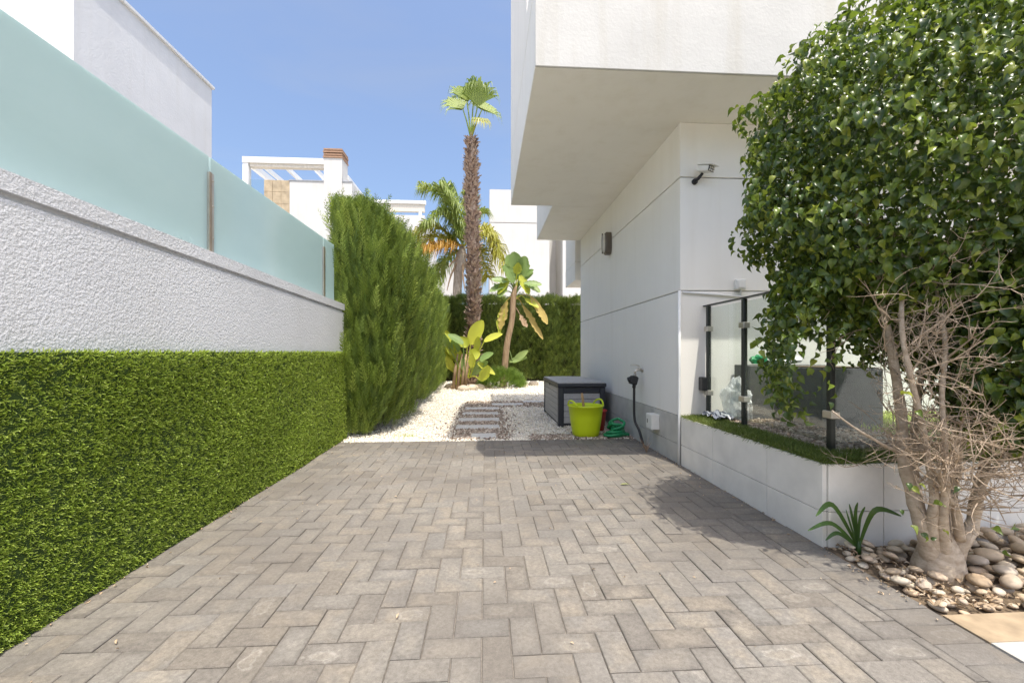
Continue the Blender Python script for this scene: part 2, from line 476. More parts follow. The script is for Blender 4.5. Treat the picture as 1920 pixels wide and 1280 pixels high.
def frames(D, Nrm):
    """rotation matrices (n,3,3): column 1 = D, column 2 ~ Nrm"""
    D = D / np.linalg.norm(D, axis=1, keepdims=True)
    X = np.cross(D, Nrm)
    l = np.linalg.norm(X, axis=1, keepdims=True)
    X = np.where(l > 1e-5, X / np.maximum(l, 1e-5), np.array([1.0, 0, 0]))
    Z = np.cross(X, D)
    return np.stack([X, D, Z], axis=2)
def scatter(TV, TF, P, R, S):
    n, m = len(P), len(TV)
    S = np.asarray(S)
    S = S[:, None] if S.ndim == 1 else S
    V = np.einsum('nij,nmj->nmi', R, TV[None] * S[:, None, :]) + P[:, None, :]
    Fc = (TF[None] + (np.arange(n) * m)[:, None, None]).reshape(-1, TF.shape[1])
    return V.reshape(-1, 3), Fc
def rep(r, m): return np.repeat(r, m)
def randrot(n, rs=RS):
    q = rs.normal(size=(n, 4)); q /= np.linalg.norm(q, axis=1, keepdims=True)
    w, x, y, z = q.T
    return np.stack([np.stack([1 - 2 * (y * y + z * z), 2 * (x * y - z * w), 2 * (x * z + y * w)], 1),
                     np.stack([2 * (x * y + z * w), 1 - 2 * (x * x + z * z), 2 * (y * z - x * w)], 1),
                     np.stack([2 * (x * z - y * w), 2 * (y * z + x * w), 1 - 2 * (x * x + y * y)], 1)], 1)
def ico(sub, jit=0.0, seed=0, sc=(1, 1, 1)):
    bm = bmesh.new(); bmesh.ops.create_icosphere(bm, subdivisions=sub, radius=1)
    rs = np.random.RandomState(seed)
    V = np.array([v.co[:] for v in bm.verts])
    ph = rs.uniform(0, 6.28, 6); k = rs.normal(size=(6, 3)) * 1.6
    d = sum(np.sin(V @ k[i] + ph[i]) for i in range(6)) / 6
    V = V * (1 + jit * d[:, None] * 2) * np.array(sc)
    bm.verts.index_update()
    Fc = np.array([[v.index for v in f.verts] for f in bm.faces])
    bm.free()
    return V, Fc

# ================================================================== SETTING
def struct(o): return tag(o, kind="structure")
XL, XR = -1.60, 1.73          # driveway edges
Y_GRAVEL = 4.93
g = mk("ground", [(-900, -900, -0.06), (900, -900, -0.06), (900, 900, -0.06), (-900, 900, -0.06)], [(0, 1, 2, 3)], "far_ground"); struct(g)

# ---- driveway of concrete block pavers in 90 degree herringbone
drive = boxp("driveway", "sand_joint", None, XL - 0.06, XR, 0.15, Y_GRAVEL, -0.058, -0.0065); struct(drive)
U = 0.1
GAP = 0.0015
def brick_mesh(w, h):
    a, b = w / 2 - GAP, h / 2 - GAP
    V = []
    for ins, z in ((0, -0.03), (0, -0.003), (0.003, 0.0)):
        V += [(-a + ins, -b + ins, z), (a - ins, -b + ins, z), (a - ins, b - ins, z), (-a + ins, b - ins, z)]
    Fc = [(8, 9, 10, 11)]
    for l in (0, 4):
        for k in range(4):
            Fc.append((l + k, l + (k + 1) % 4, l + 4 + (k + 1) % 4, l + 4 + k))
    return V, Fc
rects = []
x0, x1, y0, y1 = XL - 0.02, XR - 0.2, 0.2, Y_GRAVEL
OX, OY = -0.012, 0.035
for j in range(-2, 60):
    for i in range(-40, 40):
        for kind in (0, 1):
            if (i - j - (0 if kind == 0 else 3)) % 4: continue
            bx0, by0 = OX + i * U, OY + j * U
            bx1, by1 = (bx0 + 2 * U, by0 + U) if kind == 0 else (bx0 + U, by0 + 2 * U)
            c = (max(bx0, x0), min(bx1, x1), max(by0, y0), min(by1, y1))
            if c[1] - c[0] > 0.022 and c[3] - c[2] > 0.022:
                rects.append(c)
yy = 0.2
while yy < Y_GRAVEL - 0.03:                       # straight header course along the right edge
    rects.append((XR - 0.2, XR, yy, min(yy + U, Y_GRAVEL))); yy += U
def shown(r):
    cx, cy = (r[0] + r[1]) / 2, (r[2] + r[3]) / 2
    d = cy * CS + cx * SN
    px = 960 + F_PX * (cx * CS - cy * SN) / d
    py = HZ + F_PX / d
    if py > 1300 or px < -40 or px > 1960: return -1
    return (r[1] - r[0]) * (r[3] - r[2]) / d ** 3
order = sorted(rects, key=shown, reverse=True)
cache = {}
sv, sf, sr = [], [], []
for q, r in enumerate(order):
    w, h = round(r[1] - r[0], 3), round(r[3] - r[2], 3)
    c = Vector(((r[0] + r[1]) / 2, (r[2] + r[3]) / 2, random.gauss(0, 0.0011)))
    if q < 300:
        if (w, h) not in cache:
            V, Fc = brick_mesh(w, h)
            me = bpy.data.meshes.new("paver"); me.from_pydata(V, [], Fc); me.update()
            cache[(w, h)] = me
        o = link("paver", cache[(w, h)], "paver", drive)
        o.location = c
        o.rotation_euler = (random.gauss(0, 0.006), random.gauss(0, 0.006), random.gauss(0, 0.005))
    else:
        V, Fc = brick_mesh(w, h)
        R = Matrix.Rotation(random.gauss(0, 0.006), 3, 'X') @ Matrix.Rotation(random.gauss(0, 0.006), 3, 'Y')
        b = len(sv)
        sv += [R @ Vector(v) + c for v in V]
        sf += [tuple(i + b for i in f) for f in Fc]
        sr += [random.random()] * 12
o = mk("paver_field", sv, sf, "paver", drive, rnd=sr); tag(o, kind="stuff")

# ---- gravel garden
gg = mk("gravel_bed", [(-2.6, Y_GRAVEL, -0.02), (1.74, Y_GRAVEL, -0.02), (1.74, 7.9, -0.02), (9, 7.9, -0.02), (9, 16.5, -0.02), (-2.6, 16.5, -0.02)],
        [(0, 1, 2, 3, 4, 5)], "gravel_base"); struct(gg)
STEPS = [(-0.02, 5.20, 0.30), (-0.10, 5.82, 0.58), (-0.09, 6.45, 0.60), (-0.08, 7.08, 0.58), (-0.06, 7.72, 0.60), (0.42, 8.32, 0.60), (1.05, 8.75, 0.60)]
path = mk("garden_path", [(-0.5, 5.0, -0.016), (0.35, 5.0, -0.016), (0.5, 7.9, -0.016), (1.5, 8.4, -0.016), (1.5, 9.0, -0.016), (-0.5, 8.5, -0.016)], [(0, 1, 2, 3, 4, 5)], "gravel_base"); struct(path)
for x, y, w in STEPS:
    bm_ = MB().box(x - w / 2, x + w / 2, y - 0.14, y + 0.14, -0.03, 0.010, 0.006)
    bm_.build("slab", "slab_concrete", path)
def pebbles(name, mat, P, S, label, cat, seed, sub=1):
    n = len(P)
    TV, TF = ico(sub, 0.22, seed, (1, 0.8, 0.55))
    R = randrot(n, np.random.RandomState(seed))
    V, Fc = scatter(TV, TF, P, R, S)
    o = mk(name, V, Fc, mat, rnd=rep(np.random.RandomState(seed + 1).uniform(0, 1, n), len(TV)), smooth=False)
    return tag(o, label, cat, kind="stuff")
rs = np.random.RandomState(3)
n = 19000
Yg = Y_GRAVEL + 0.01 + 10.0 * rs.uniform(0, 1, n) ** 1.75
Xg = np.where(Yg < 7.9, rs.uniform(-1.75, 1.73, n), rs.uniform(-1.7, 4.5, n))
inpath = (Xg > -0.42) & (Xg < 0.30) & (Yg > 5.0) & (Yg < 8.0) | (Xg > -0.4) & (Xg < 1.4) & (Yg > 7.95) & (Yg < 8.9)
keep = ~inpath | (rs.uniform(0, 1, n) < 0.22)
keep &= ~((Xg > 0.55) & (Xg < 1.55) & (Yg < 5.28) & (rs.uniform(0, 1, n) < 0.8))
Xg, Yg = Xg[keep], Yg[keep]
pebbles("white_gravel", "white_gravel", np.stack([Xg, Yg, rs.uniform(-0.012, 0.006, len(Xg))], 1), rs.uniform(0.009, 0.021, len(Xg)) * (0.8 + 0.08 * (Yg - 5)),
        "loose white marble chippings covering the garden beyond the driveway", "gravel", 5)
n = 5200
Yb = rs.uniform(5.0, 8.9, n)
Xb = np.where(Yb < 7.95, rs.normal(-0.07, 0.19, n), rs.uniform(-0.4, 1.3, n))
on = np.zeros(n, bool)
for x, y, w in STEPS:
    on |= (abs(Xb - x) < w / 2 - 0.02) & (abs(Yb - y) < 0.12)
Xb, Yb = Xb[~on], Yb[~on]
e = 1300
Xb = np.concatenate([Xb, rs.uniform(0.5, 1.72, e)]); Yb = np.concatenate([Yb, 4.94 + abs(rs.normal(0, 0.14, e))])
pebbles("brown_gravel", "brown_gravel", np.stack([Xb, Yb, rs.uniform(-0.012, 0.004, len(Xb))], 1), rs.uniform(0.010, 0.024, len(Xb)),
        "brown pebbles between the stepping slabs and along the paver edge", "gravel", 8)

# ---- stone bed under the ficus and door step tiles
bed = mk("planting_bed", [(XR + 0.004, 1.56, -0.03), (5, 1.56, -0.03), (5, 2.14, 0.0), (XR + 0.004, 2.14, 0.0)], [(0, 1, 2, 3)], "soil"); struct(bed)
step = boxp("doorstep", "grout", None, XR + 0.004, 5, 0.2, 1.55, -0.06, -0.006); struct(step)
for k in range(5):
    boxp("tile", "beige_tile", step, XR + 0.006 + k * 0.6, XR + 0.603 + k * 0.6, 1.395, 1.55, -0.03, 0.002, bev=0.001)
    for j in range(2):
        boxp("tile", "pale_tile", step, XR + 0.006 + k * 0.6, XR + 0.603 + k * 0.6, 1.392 - (j + 1) * 0.597, 1.392 - j * 0.6, -0.03, 0.002, bev=0.001)
smesh = []
for k in range(6):
    TV, TF = ico(2, 0.17, 40 + k, (1.0, 0.70 + 0.05 * (k % 3), 0.42 + 0.04 * (k % 2)))
    me = bpy.data.meshes.new("stone"); me.from_pydata(TV.tolist(), [], TF.tolist()); me.update(); smesh.append(me)
placed = []
tries = 0
while len(placed) < 265 and tries < 20000:
    tries += 1
    x, y = random.uniform(XR + 0.03, 3.35), random.uniform(1.585, 2.10)
    r = random.uniform(0.022, 0.052) if x > 2.05 else random.uniform(0.015, 0.04)
    if x < 1.98 and random.random() < 0.62: continue
    if math.hypot(x - 2.07, y - 1.87) < 0.11 + r * 0.5: continue
    lay = 0
    ok = True
    for (a, b, rr, l) in placed:
        dd = math.hypot(a - x, b - y)
        if dd < (r + rr) * 0.78:
            if l >= 1: ok = False; break
            lay = 1
    if not ok or (lay and random.random() < 0.6): continue
    placed.append((x, y, r, lay))
    zb = -0.03 + 0.03 * (y - 1.56) / 0.58 + (0.045 if x > 2.15 else 0.0) * min(1, (x - 2.15) * 3)
    o = link("stone", random.choice(smesh), "river_stone", bed, True)
    o.location = (x, y, zb + r * 0.40 + lay * 0.034)
    o.scale = (r, r, r)
    o.rotation_euler = (random.gauss(0, 0.22), random.gauss(0, 0.22), random.uniform(0, 6.3))

# ================================================================== RIGHT HOUSE
HX, HY, HYB = 1.735, 3.78, 7.84
house = thing("house", "white rendered two storey house with cantilevered upper floor beside the driveway", "house", (5, 5.8, 0))
boxp("inner_wall", "joint_grey", house, HX + 0.014, 8.98, HY + 0.014, HYB - 0.014, -0.05, 3.045)
for z0, z1 in ((0.432, 1.543), (1.553, 2.556), (2.566, 3.049)):
    boxp("wall_band", "house_render", house, HX, 9, HY, HYB, z0, z1, bev=0.004)
plinth = boxp("plinth", "grout", house, HX + 0.006, 8.99, HY + 0.006, HYB - 0.004, -0.05, 0.428)
yy = HY
k = 0
while yy < HYB - 0.1:
    ye = min(yy + 0.62, HYB)
    if k == 0: ye = yy + 0.62
    boxp("tile", "plinth_tile", plinth, HX - 0.004, HX + 0.02, yy + 0.0025, ye - 0.0025, 0.176, 0.429, bev=0.001)
    boxp("tile", "plinth_tile", plinth, HX - 0.004, HX + 0.02, yy + 0.0025, ye - 0.0025, -0.05, 0.172, bev=0.001)
    yy = ye; k += 1
xx = HX + 0.022
while xx < 4.5:
    boxp("tile", "plinth_tile", plinth, xx + 0.0015, xx + 0.6 - 0.0015, HY - 0.004, HY + 0.02, 0.176, 0.56 if False else 0.429, bev=0.001)
    xx += 0.6
SX, SY0, SY1, SZ = 0.357, 3.12, 6.06, 3.05
boxp("cantilever", "house_render", house, SX, 9, SY0, SY1, SZ, 3.668, bev=0.004)
boxp("sun_dimmed_front", "sun_dimmed_render", house, SX, 9, SY0 - 0.022, SY0 - 0.002, SZ, 3.668, bev=0.004)  # thin skin added to carry the darkened copy of the render
boxp("cantilever", "house_render", house, 0.94, 9, SY1 + 0.002, 7.91, SZ, 3.668, bev=0.006)
boxp("joint", "joint_grey", house, SX + 0.012, 8.98, SY0 + 0.012, SY1 - 0.012, 3.66, 3.69)
boxp("joint", "joint_grey", house, 0.952, 8.98, SY1, 7.9, 3.66, 3.69)
pp = MB()
pp.box(SX, SX + 0.22, SY0, 3.75, 3.680, 3.93, 0.004)
pp.build("parapet", "house_render", house)
boxp("parapet", "house_render", house, SX + 0.222, 9, SY0, SY0 + 0.2, 3.680, 3.70, bev=0.003)
boxp("upper_wall", "house_render", house, SX, SX + 0.24, 3.752, SY1, 3.680, 6.78)
boxp("upper_wall", "house_render", house, SX + 0.242, 9, 4.7, SY1 - 0.002, 3.680, 6.78)
boxp("upper_wall", "house_render", house, 0.94, 9, SY1 + 0.002, 7.91, 3.680, 6.78)
boxp("roof_slab", "house_render", house, SX - 0.02, 9, 2.70, SY1 + 0.02, 6.785, 7.0, bev=0.01)
boxp("roof_slab", "house_render", house, 0.92, 9, SY1 + 0.022, 7.93, 6.785, 7.0, bev=0.01)
bal = boxp("balcony", "house_render", house, 1.655, 2.6, 7.95, 8.9, 2.33, 2.66, bev=0.004)
boxp("balcony_wall", "house_render", house, 1.66, 2.6, 7.96, 8.9, 2.67, 3.5)
win = boxp("window", "window_glass", house, 3.2, 5.6, 4.685, 4.70, 3.9, 6.2)
MB().box(3.13, 3.2, 4.66, 4.70, 3.83, 6.27).box(5.6, 5.67, 4.66, 4.70, 3.83, 6.27).box(3.2, 5.6, 4.66, 4.7, 6.2, 6.27).box(3.2, 5.6, 4.66, 4.7, 3.83, 3.9).build("frame", "dark_post", win)
for x in (2.93, 4.3, 5.7):
    boxp("balustrade_post", "steel", house, x - 0.03, x + 0.03, SY0 + 0.05, SY0 + 0.09, 3.70, 4.65)
boxp("balustrade_glass", "fence_glass", house, 2.97, 5.66, SY0 + 0.065, SY0 + 0.075, 3.78, 4.6)

# oval bulkhead lamp on the side wall
p = on_x(1144, 457, HX)
lamp = thing("wall_lamp", "oval dark framed bulkhead lamp on the white side wall", "lamp", (HX, p.y, p.z - 0.15))
def oval_plate(c, hw, hh, th, n=28, inset=0.0):
    """rounded plate on a wall facing -x"""
    V, Fc = [], []
    for sgn, xo, k in ((0, 0.0, 1.0), (1, -th * 0.75, 1.0), (2, -th, 0.86)):
        for i in range(n):
            a = 2 * math.pi * i / n
            cx, sx_ = math.cos(a), math.sin(a)
            e = 0.55
            V.append((c[0] + xo, c[1] + k * hw * math.copysign(abs(cx) ** e, cx), c[2] + k * hh * math.copysign(abs(sx_) ** e, sx_)))
    for l in range(2):
        for i in range(n):
            Fc.append((l * n + i, l * n + (i + 1) % n, (l + 1) * n + (i + 1) % n, (l + 1) * n + i))
    Fc.append(tuple(2 * n + i for i in range(n)))
    return V, Fc
V, Fc = oval_plate((HX, p.y, p.z), 0.085, 0.155, 0.085); mk("housing", V, Fc, "lamp_body", lamp)
V, Fc = oval_plate((HX - 0.082, p.y, p.z), 0.055, 0.125, 0.03); mk("diffuser", V, Fc, "lamp_glass", lamp, True)
boxp("cage_bar", "lamp_body", lamp, HX - 0.118, HX - 0.10, p.y - 0.009, p.y + 0.009, p.z - 0.14, p.z + 0.14, bev=0.003)

# security camera with floodlight on the front wall
p = on_y(1313, 326, HY)
scam = thing("security_camera", "white security floodlight camera on a black bracket under the soffit", "camera", (p.x, HY, p.z - 0.1))
MB().tube([(p.x - 0.055, HY, p.z - 0.075), (p.x - 0.055, HY - 0.018, p.z - 0.075)], 0.026, 14).tube(
    [(p.x - 0.055, HY - 0.015, p.z - 0.075), (p.x - 0.04, HY - 0.045, p.z - 0.06), (p.x - 0.015, HY - 0.075, p.z - 0.025)], [0.013, 0.015, 0.012], 10).build("bracket", "black_plastic", scam, True)
R = Matrix.Rotation(0.55, 3, 'Z') @ Matrix.Rotation(0.30, 3, 'X')
bc = Vector((p.x, HY - 0.09, p.z + 0.004))
MB().rbox(bc, (0.095, 0.115, 0.052), 0, 0.012, R).build("body", "white_plastic", scam)
MB().rbox(bc + R @ Vector((0, -0.018, 0.0305)), (0.108, 0.155, 0.007), 0, 0.003, R).build("sun_shield", "white_plastic", scam)
MB().rbox(bc + R @ Vector((0, -0.0585, 0)), (0.086, 0.005, 0.044), 0, 0.002, R).build("face_plate", "black_plastic", scam)
for i in range(6):
    lc = bc + R @ Vector((-0.027 + 0.027 * (i % 3), -0.0612, -0.0105 + 0.021 * (i // 3)))
    MB().tube([lc, lc + R @ Vector((0, -0.004, 0))], 0.009, 12).build("led", "lamp_glass", scam)

# conduit, junction box on the front wall and white down-pipe on the corner
cond = thing("cable_conduit", "thin white conduit running from the house corner to a junction box", "conduit", (HX, HY, 1.55))
pj = on_y(1385, 534, HY)
MB().tube([(HX + 0.02, HY - 0.009, 1.535), (pj.x + 0.01, HY - 0.009, 1.50 + 0.0)], 0.010, 8).tube([(pj.x + 0.01, HY - 0.009, 1.50), (pj.x + 0.02, HY - 0.009, pj.z)], 0.008, 8).build("conduit", "white_pipe", cond, True)
jb = boxp("junction_box", "white_plastic", cond, pj.x - 0.045, pj.x + 0.045, HY - 0.045, HY, pj.z - 0.045, pj.z + 0.045, bev=0.006)
boxp("cover", "white_plastic", jb, pj.x - 0.033, pj.x + 0.033, HY - 0.052, HY - 0.046, pj.z - 0.033, pj.z + 0.033, bev=0.003)
pipe = MB().tube([(HX - 0.016, HY - 0.014, 0.0), (HX - 0.014, HY - 0.014, 0.43), (HX - 0.012, HY - 0.012, 0.9), (HX - 0.012, HY - 0.012, 1.545)], 0.013, 10).build("corner_pipe", "white_pipe", None, True)
tag(pipe, "thin white vertical pipe running down the house corner to the pavers", "pipe")

# water tap with timer and black hose
p = on_x(1205, 693, HX)
tap = thing("water_tap", "chrome garden tap with black timer and hose on the side wall", "tap", (HX, p.y, p.z))
ty, tz = p.y, p.z
MB().tube([(HX, ty, tz), (HX - 0.06, ty, tz), (HX - 0.085, ty, tz - 0.012), (HX - 0.09, ty, tz - 0.05)], [0.013, 0.013, 0.012, 0.012], 10).tube([(HX, ty, tz), (HX - 0.008, ty, tz)], 0.026, 14).tube([(HX - 0.045, ty, tz), (HX - 0.045, ty, tz + 0.04)], 0.009, 8).build("spout", "steel", tap, True)
MB().tube([(HX - 0.045, ty, tz + 0.04), (HX - 0.07, ty, tz + 0.052), (HX - 0.14, ty, tz + 0.05)], [0.007, 0.006, 0.005], 8).build("lever", "steel", tap, True)
tm = MB().tube([(HX - 0.09, ty, tz - 0.045), (HX - 0.09, ty, tz - 0.07)], 0.02, 12).build("connector", "steel", tap, True)
MB().rbox((HX - 0.105, ty - 0.005, tz - 0.115), (0.085, 0.075, 0.095), 0, 0.016, Matrix.Rotation(0.25, 3, 'Y')).build("timer", "black_plastic", tap)
MB().tube([(HX - 0.145, ty - 0.02, tz - 0.10), (HX - 0.172, ty - 0.02, tz - 0.108)], [0.028, 0.026], 14).build("dial", "black_plastic", tap, True)
hz = smooth_path([(HX - 0.095, ty, tz - 0.16), (HX - 0.10, ty - 0.01, tz - 0.35), (HX - 0.10, ty - 0.03, tz - 0.55), (HX - 0.075, ty - 0.09, 0.16), (HX - 0.05, ty - 0.15, 0.02)], 6)
MB().tube(hz, 0.0135, 10).tube([(HX - 0.096, ty, tz - 0.155), (HX - 0.098, ty, tz - 0.20)], 0.019, 10).build("hose", "black_plastic", tap, True)

# white box on plinth
p = on_x(1232, 789, HX)
mb = thing("meter_box", "small white utility box on the grey plinth below the tap", "box", (HX, p.y, p.z - 0.08))
boxp("housing", "white_plastic", mb, HX - 0.085, HX - 0.004, p.y - 0.075, p.y + 0.075, p.z - 0.075, p.z + 0.075, bev=0.004)
boxp("lid", "white_plastic", mb, HX - 0.0885, HX - 0.0855, p.y - 0.068, p.y + 0.068, p.z - 0.068, p.z + 0.068, bev=0.001)
boxp("keyhole", "black_plastic", mb, HX - 0.0905, HX - 0.0887, p.y + 0.022, p.y + 0.036, p.z - 0.018, p.z + 0.022)

# ================================================================== RAISED PLANTER / TERRACE AT RIGHT
PY = 2.13
PZ = 0.425
planter = thing("raised_planter", "low raised terrace wall faced with pale large tiles below the glass fence", "planter wall", (3, 3, 0))
boxp("core", "grout", planter, HX + 0.004, 6.0, PY + 0.008, HY - 0.006, -0.05, PZ - 0.004)
js = [HY - 0.03, 3.215, 2.575, PY]
for a, b in zip(js[:-1], js[1:]):
    for z0, z1 in ((-0.05, 0.178), (0.182, PZ)):
        boxp("tile", "planter_tile", planter, HX - 0.006, HX + 0.018, b + 0.0025, a - 0.0025, z0, z1, bev=0.0012)
xs = [HX + 0.020, 2.055, 2.648, 3.24, 3.83, 4.42]
for a, b in zip(xs[:-1], xs[1:]):
    for z0, z1 in ((-0.05, 0.178), (0.182, PZ)):
        boxp("tile", "planter_tile", planter, a + 0.0025, b - 0.0025, PY - 0.006, PY + 0.018, z0, z1, bev=0.0012)
terr = mk("terrace", [(HX + 0.01, PY + 0.01, PZ + 0.004), (6.0, PY + 0.01, PZ + 0.004), (6.0, HY - 0.01, PZ + 0.004), (HX + 0.01, HY - 0.01, PZ + 0.004)], [(0, 1, 2, 3)], "mulch"); struct(terr)

# blades of artificial grass: shared scatter
BT_V = np.array([(-0.5, 0, 0), (0.5, 0, 0), (-0.42, 0.55, 0.10), (0.42, 0.55, 0.10), (-0.06, 1.0, 0.42), (0.06, 1.0, 0.42)], float)
BT_F = np.array([(0, 1, 3, 2), (2, 3, 5, 4)])
def blades(name, P, D, L, W, mat, parent=None, seed=1):
    rs = np.random.RandomState(seed)
    n = len(P)
    R = frames(D, rs.normal(size=(n, 3)))
    S = np.stack([W, L, L], 1)
    V, Fc = scatter(BT_V, BT_F, P, R, S)
    return mk(name, V, Fc, mat, parent, rnd=rep(rs.uniform(0, 1, n), 6))
rs = np.random.RandomState(21)
n = 16000
strip = rs.uniform(0, 1, n) < 0.62
Xs = np.where(strip, rs.uniform(HX, HX + 0.24, n), rs.uniform(HX, 3.4, n))
Ys = np.where(strip, rs.uniform(PY, HY - 0.02, n), rs.uniform(PY, PY + 0.26, n))
P = np.stack([Xs, Ys, np.full(n, PZ + 0.004)], 1)
D = rs.normal(size=(n, 3)) * 0.55 + np.array([0, 0, 1.0])
D[:, 0] -= np.where(Xs < HX + 0.03, 1.2, 0) * strip
D[:, 1] -= np.where(Ys < PY + 0.035, 1.5, 0)
D[:, 2] -= np.where((Ys < PY + 0.03) | ((Xs < HX + 0.02) & strip), 0.7, 0)
o = blades("turf_strip", P, D, rs.uniform(0.02, 0.036, n), rs.uniform(0.0025, 0.0045, n), "ledge_turf", None, 22)
tag(o, "artificial grass strip along the top of the tiled terrace wall", "artificial grass", kind="stuff")
n = 9000
P = np.stack([rs.uniform(2.75, 5.5, n), rs.uniform(2.4, HY - 0.02, n), np.full(n, PZ + 0.004)], 1)
o = blades("lawn", P, rs.normal(size=(n, 3)) * 0.4 + np.array([0, 0, 1.0]), rs.uniform(0.04, 0.06, n), rs.uniform(0.006, 0.01, n), "turf_blade", None, 23)
tag(o, "green lawn on the terrace behind the ficus", "grass", kind="stuff")
# mulch chips on the terrace
n = 2600
P = np.stack([rs.uniform(1.98, 2.8, n), rs.uniform(2.4, HY - 0.03, n), rs.uniform(PZ, PZ + 0.012, n)], 1)
pebbles("mulch_chips", "brown_gravel", P, rs.uniform(0.008, 0.02, n), "brown mulch and pebbles on the terrace behind the glass fence", "mulch", 31)

# glass fence
FX = 1.965
fence = thing("glass_fence", "waist high clear glass fence with dark posts on the terrace edge", "glass fence", (FX, 3.0, PZ))
FYS = [HY - 0.06, 3.19, 2.36]
FT = 1.405
for y in FYS:
    po = MB().box(FX - 0.016, FX + 0.016, y - 0.018, y + 0.018, PZ, FT, 0.004).build("post", "dark_post", fence)
    MB().box(FX - 0.055, FX + 0.055, y - 0.055, y + 0.055, PZ + 0.004, PZ + 0.014, 0.002).build("base_plate", "steel", po)
    for zc in (PZ + 0.22, PZ + 0.78):
        MB().box(FX - 0.026, FX + 0.026, y - 0.036, y + 0.036, zc - 0.022, zc + 0.022, 0.004).build("clamp", "steel", po)
MB().box(FX - 0.022, FX + 0.022, FYS[2], HY, FT + 0.001, FT + 0.012, 0.002).build("handrail", "dark_post", fence)
for a, b in zip(FYS[:-1], FYS[1:]):
    MB().box(FX - 0.005, FX + 0.005, b + 0.022, a - 0.022, PZ + 0.06, FT - 0.02).build("pane", "fence_glass", fence)
MB().box(FX + 0.03, 4.4, FYS[2] - 0.005, FYS[2] + 0.005, PZ + 0.06, FT - 0.02).build("pane", "fence_glass", fence)

# grey planter box, bags, cloth behind / on the fence ledge
pb = thing("planter_box", "dark grey L shaped planter box behind the glass fence", "planter box", (2.5, 3.5, PZ))
boxp("back_trough", "planter_grey", pb, 2.215, 2.95, 3.52, HY - 0.03, PZ + 0.006, 0.89, bev=0.006)
boxp("side_trough", "planter_grey", pb, 2.47, 2.95, 3.05, 3.515, PZ + 0.006, 0.88, bev=0.006)
boxp("soil", "soil", pb, 2.49, 2.93, 3.07, 3.50, 0.88, 0.886)
def crumple(c, size, seed, mat, name, label, cat, sub=3, amp=0.35):
    TV, TF = ico(sub, 0.0, seed)
    out = []
    for v in TV:
        v = Vector(v)
        nn = mnoise.noise(v * 1.7 + Vector((seed, 0, 0))) * amp + abs(mnoise.noise(v * 4.5 + Vector((0, seed, 0)))) * amp * 0.7
        w = v * (1 + nn)
        w = Vector((w.x * size[0], w.y * size[1], max(w.z, -0.55) * size[2]))
        out.append(w + Vector(c))
    o = mk(name, out, [tuple(f) for f in TF.tolist()], mat, None, False)
    return tag(o, label, cat)
crumple((2.10, 3.52, PZ + 0.135), (0.09, 0.15, 0.20), 3, "clear_bag", "plastic_bag", "crumpled clear plastic bag on the mulch beside the grey planter", "bag", 4)
crumple((2.11, 3.50, PZ + 0.12), (0.055, 0.09, 0.13), 9, "white_plastic", "paper_bundle", "white folded sheets inside the crumpled plastic bag", "paper", 3, 0.5)
crumple((2.65, 3.66, 0.93), (0.12, 0.06, 0.045), 14, "white_pipe", "white_cloth", "white rag lying on top of the grey planter box", "cloth", 3, 0.5)
crumple((2.40, 3.68, 0.925), (0.07, 0.05, 0.05), 17, "hose_green", "green_bag", "small green bag on top of the grey planter box", "bag", 3, 0.4)
# grey cloth on the turf ledge
N = 26
V, Fc = [], []
cc = on_z(1352, 783, PZ + 0.02)
for i in range(N):
    for j in range(N):
        u, w = i / (N - 1) - 0.5, j / (N - 1) - 0.5
        q = Vector((u * 3 + 3, w * 3, 1.7))
        h = 0.055 * abs(mnoise.noise(q)) + 0.035 * abs(mnoise.noise(q * 2.3)) + 0.06 * max(0, 0.3 - (u * u + w * w))
        edge = 1 + 0.25 * mnoise.noise(Vector((math.atan2(w, u + 1e-6) * 1.5, 7, 0)))
        V.append((cc.x + u * 0.22 * edge + 0.02 * mnoise.noise(q * 1.3), cc.y + w * 0.30 * edge, PZ + 0.022 + h))
for i in range(N - 1):
    for j in range(N - 1):
        Fc.append((i * N + j, (i + 1) * N + j, (i + 1) * N + j + 1, i * N + j + 1))
o = mk("cleaning_cloth", V, Fc, "striped_cloth", None, True); tag(o, "crumpled grey striped cloth on the turf below the glass fence", "cloth")
o = boxp("speaker_box", "black_plastic", None, 1.90, 1.95, HY - 0.02 - 0.06, HY - 0.004, 0.66, 0.78, bev=0.006)
tag(o, "small black box mounted on the wall behind the first fence post", "box")

# ================================================================== LEFT BOUNDARY WALL, TURF, GLASS
WX = -1.645
WY1 = 5.18
def wz(y): return 1.648 - 0.0185 * (y - 0.3) * 1.0      # coping falls very slightly
bw = thing("boundary_wall", "white rough stucco boundary wall with coping above the artificial grass", "wall", (WX, 2.5, 0))
ya, yb = -1.0, WY1
def sloped(name, mat, xa, xb, za, zb, parent, ya=ya, yb=yb):
    V = [(xa, ya, za(ya)), (xb, ya, za(ya)), (xb, yb, za(yb)), (xa, yb, za(yb)), (xa, ya, zb(ya)), (xb, ya, zb(ya)), (xb, yb, zb(yb)), (xa, yb, zb(yb))]
    return mk(name, V, [(0, 3, 2, 1), (4, 5, 6, 7), (0, 1, 5, 4), (1, 2, 6, 5), (2, 3, 7, 6), (3, 0, 4, 7)], mat, parent)
sloped("wall", "wall_stucco", WX - 0.2, WX, lambda y: -0.05, lambda y: wz(y) - 0.098, bw)
sloped("joint", "wall_stucco", WX - 0.19, WX - 0.022, lambda y: wz(y) - 0.098, lambda y: wz(y) - 0.07, bw)
sloped("coping", "wall_stucco", WX - 0.24, WX + 0.005, lambda y: wz(y) - 0.072, lambda y: wz(y), bw, ya, yb + 0.012)
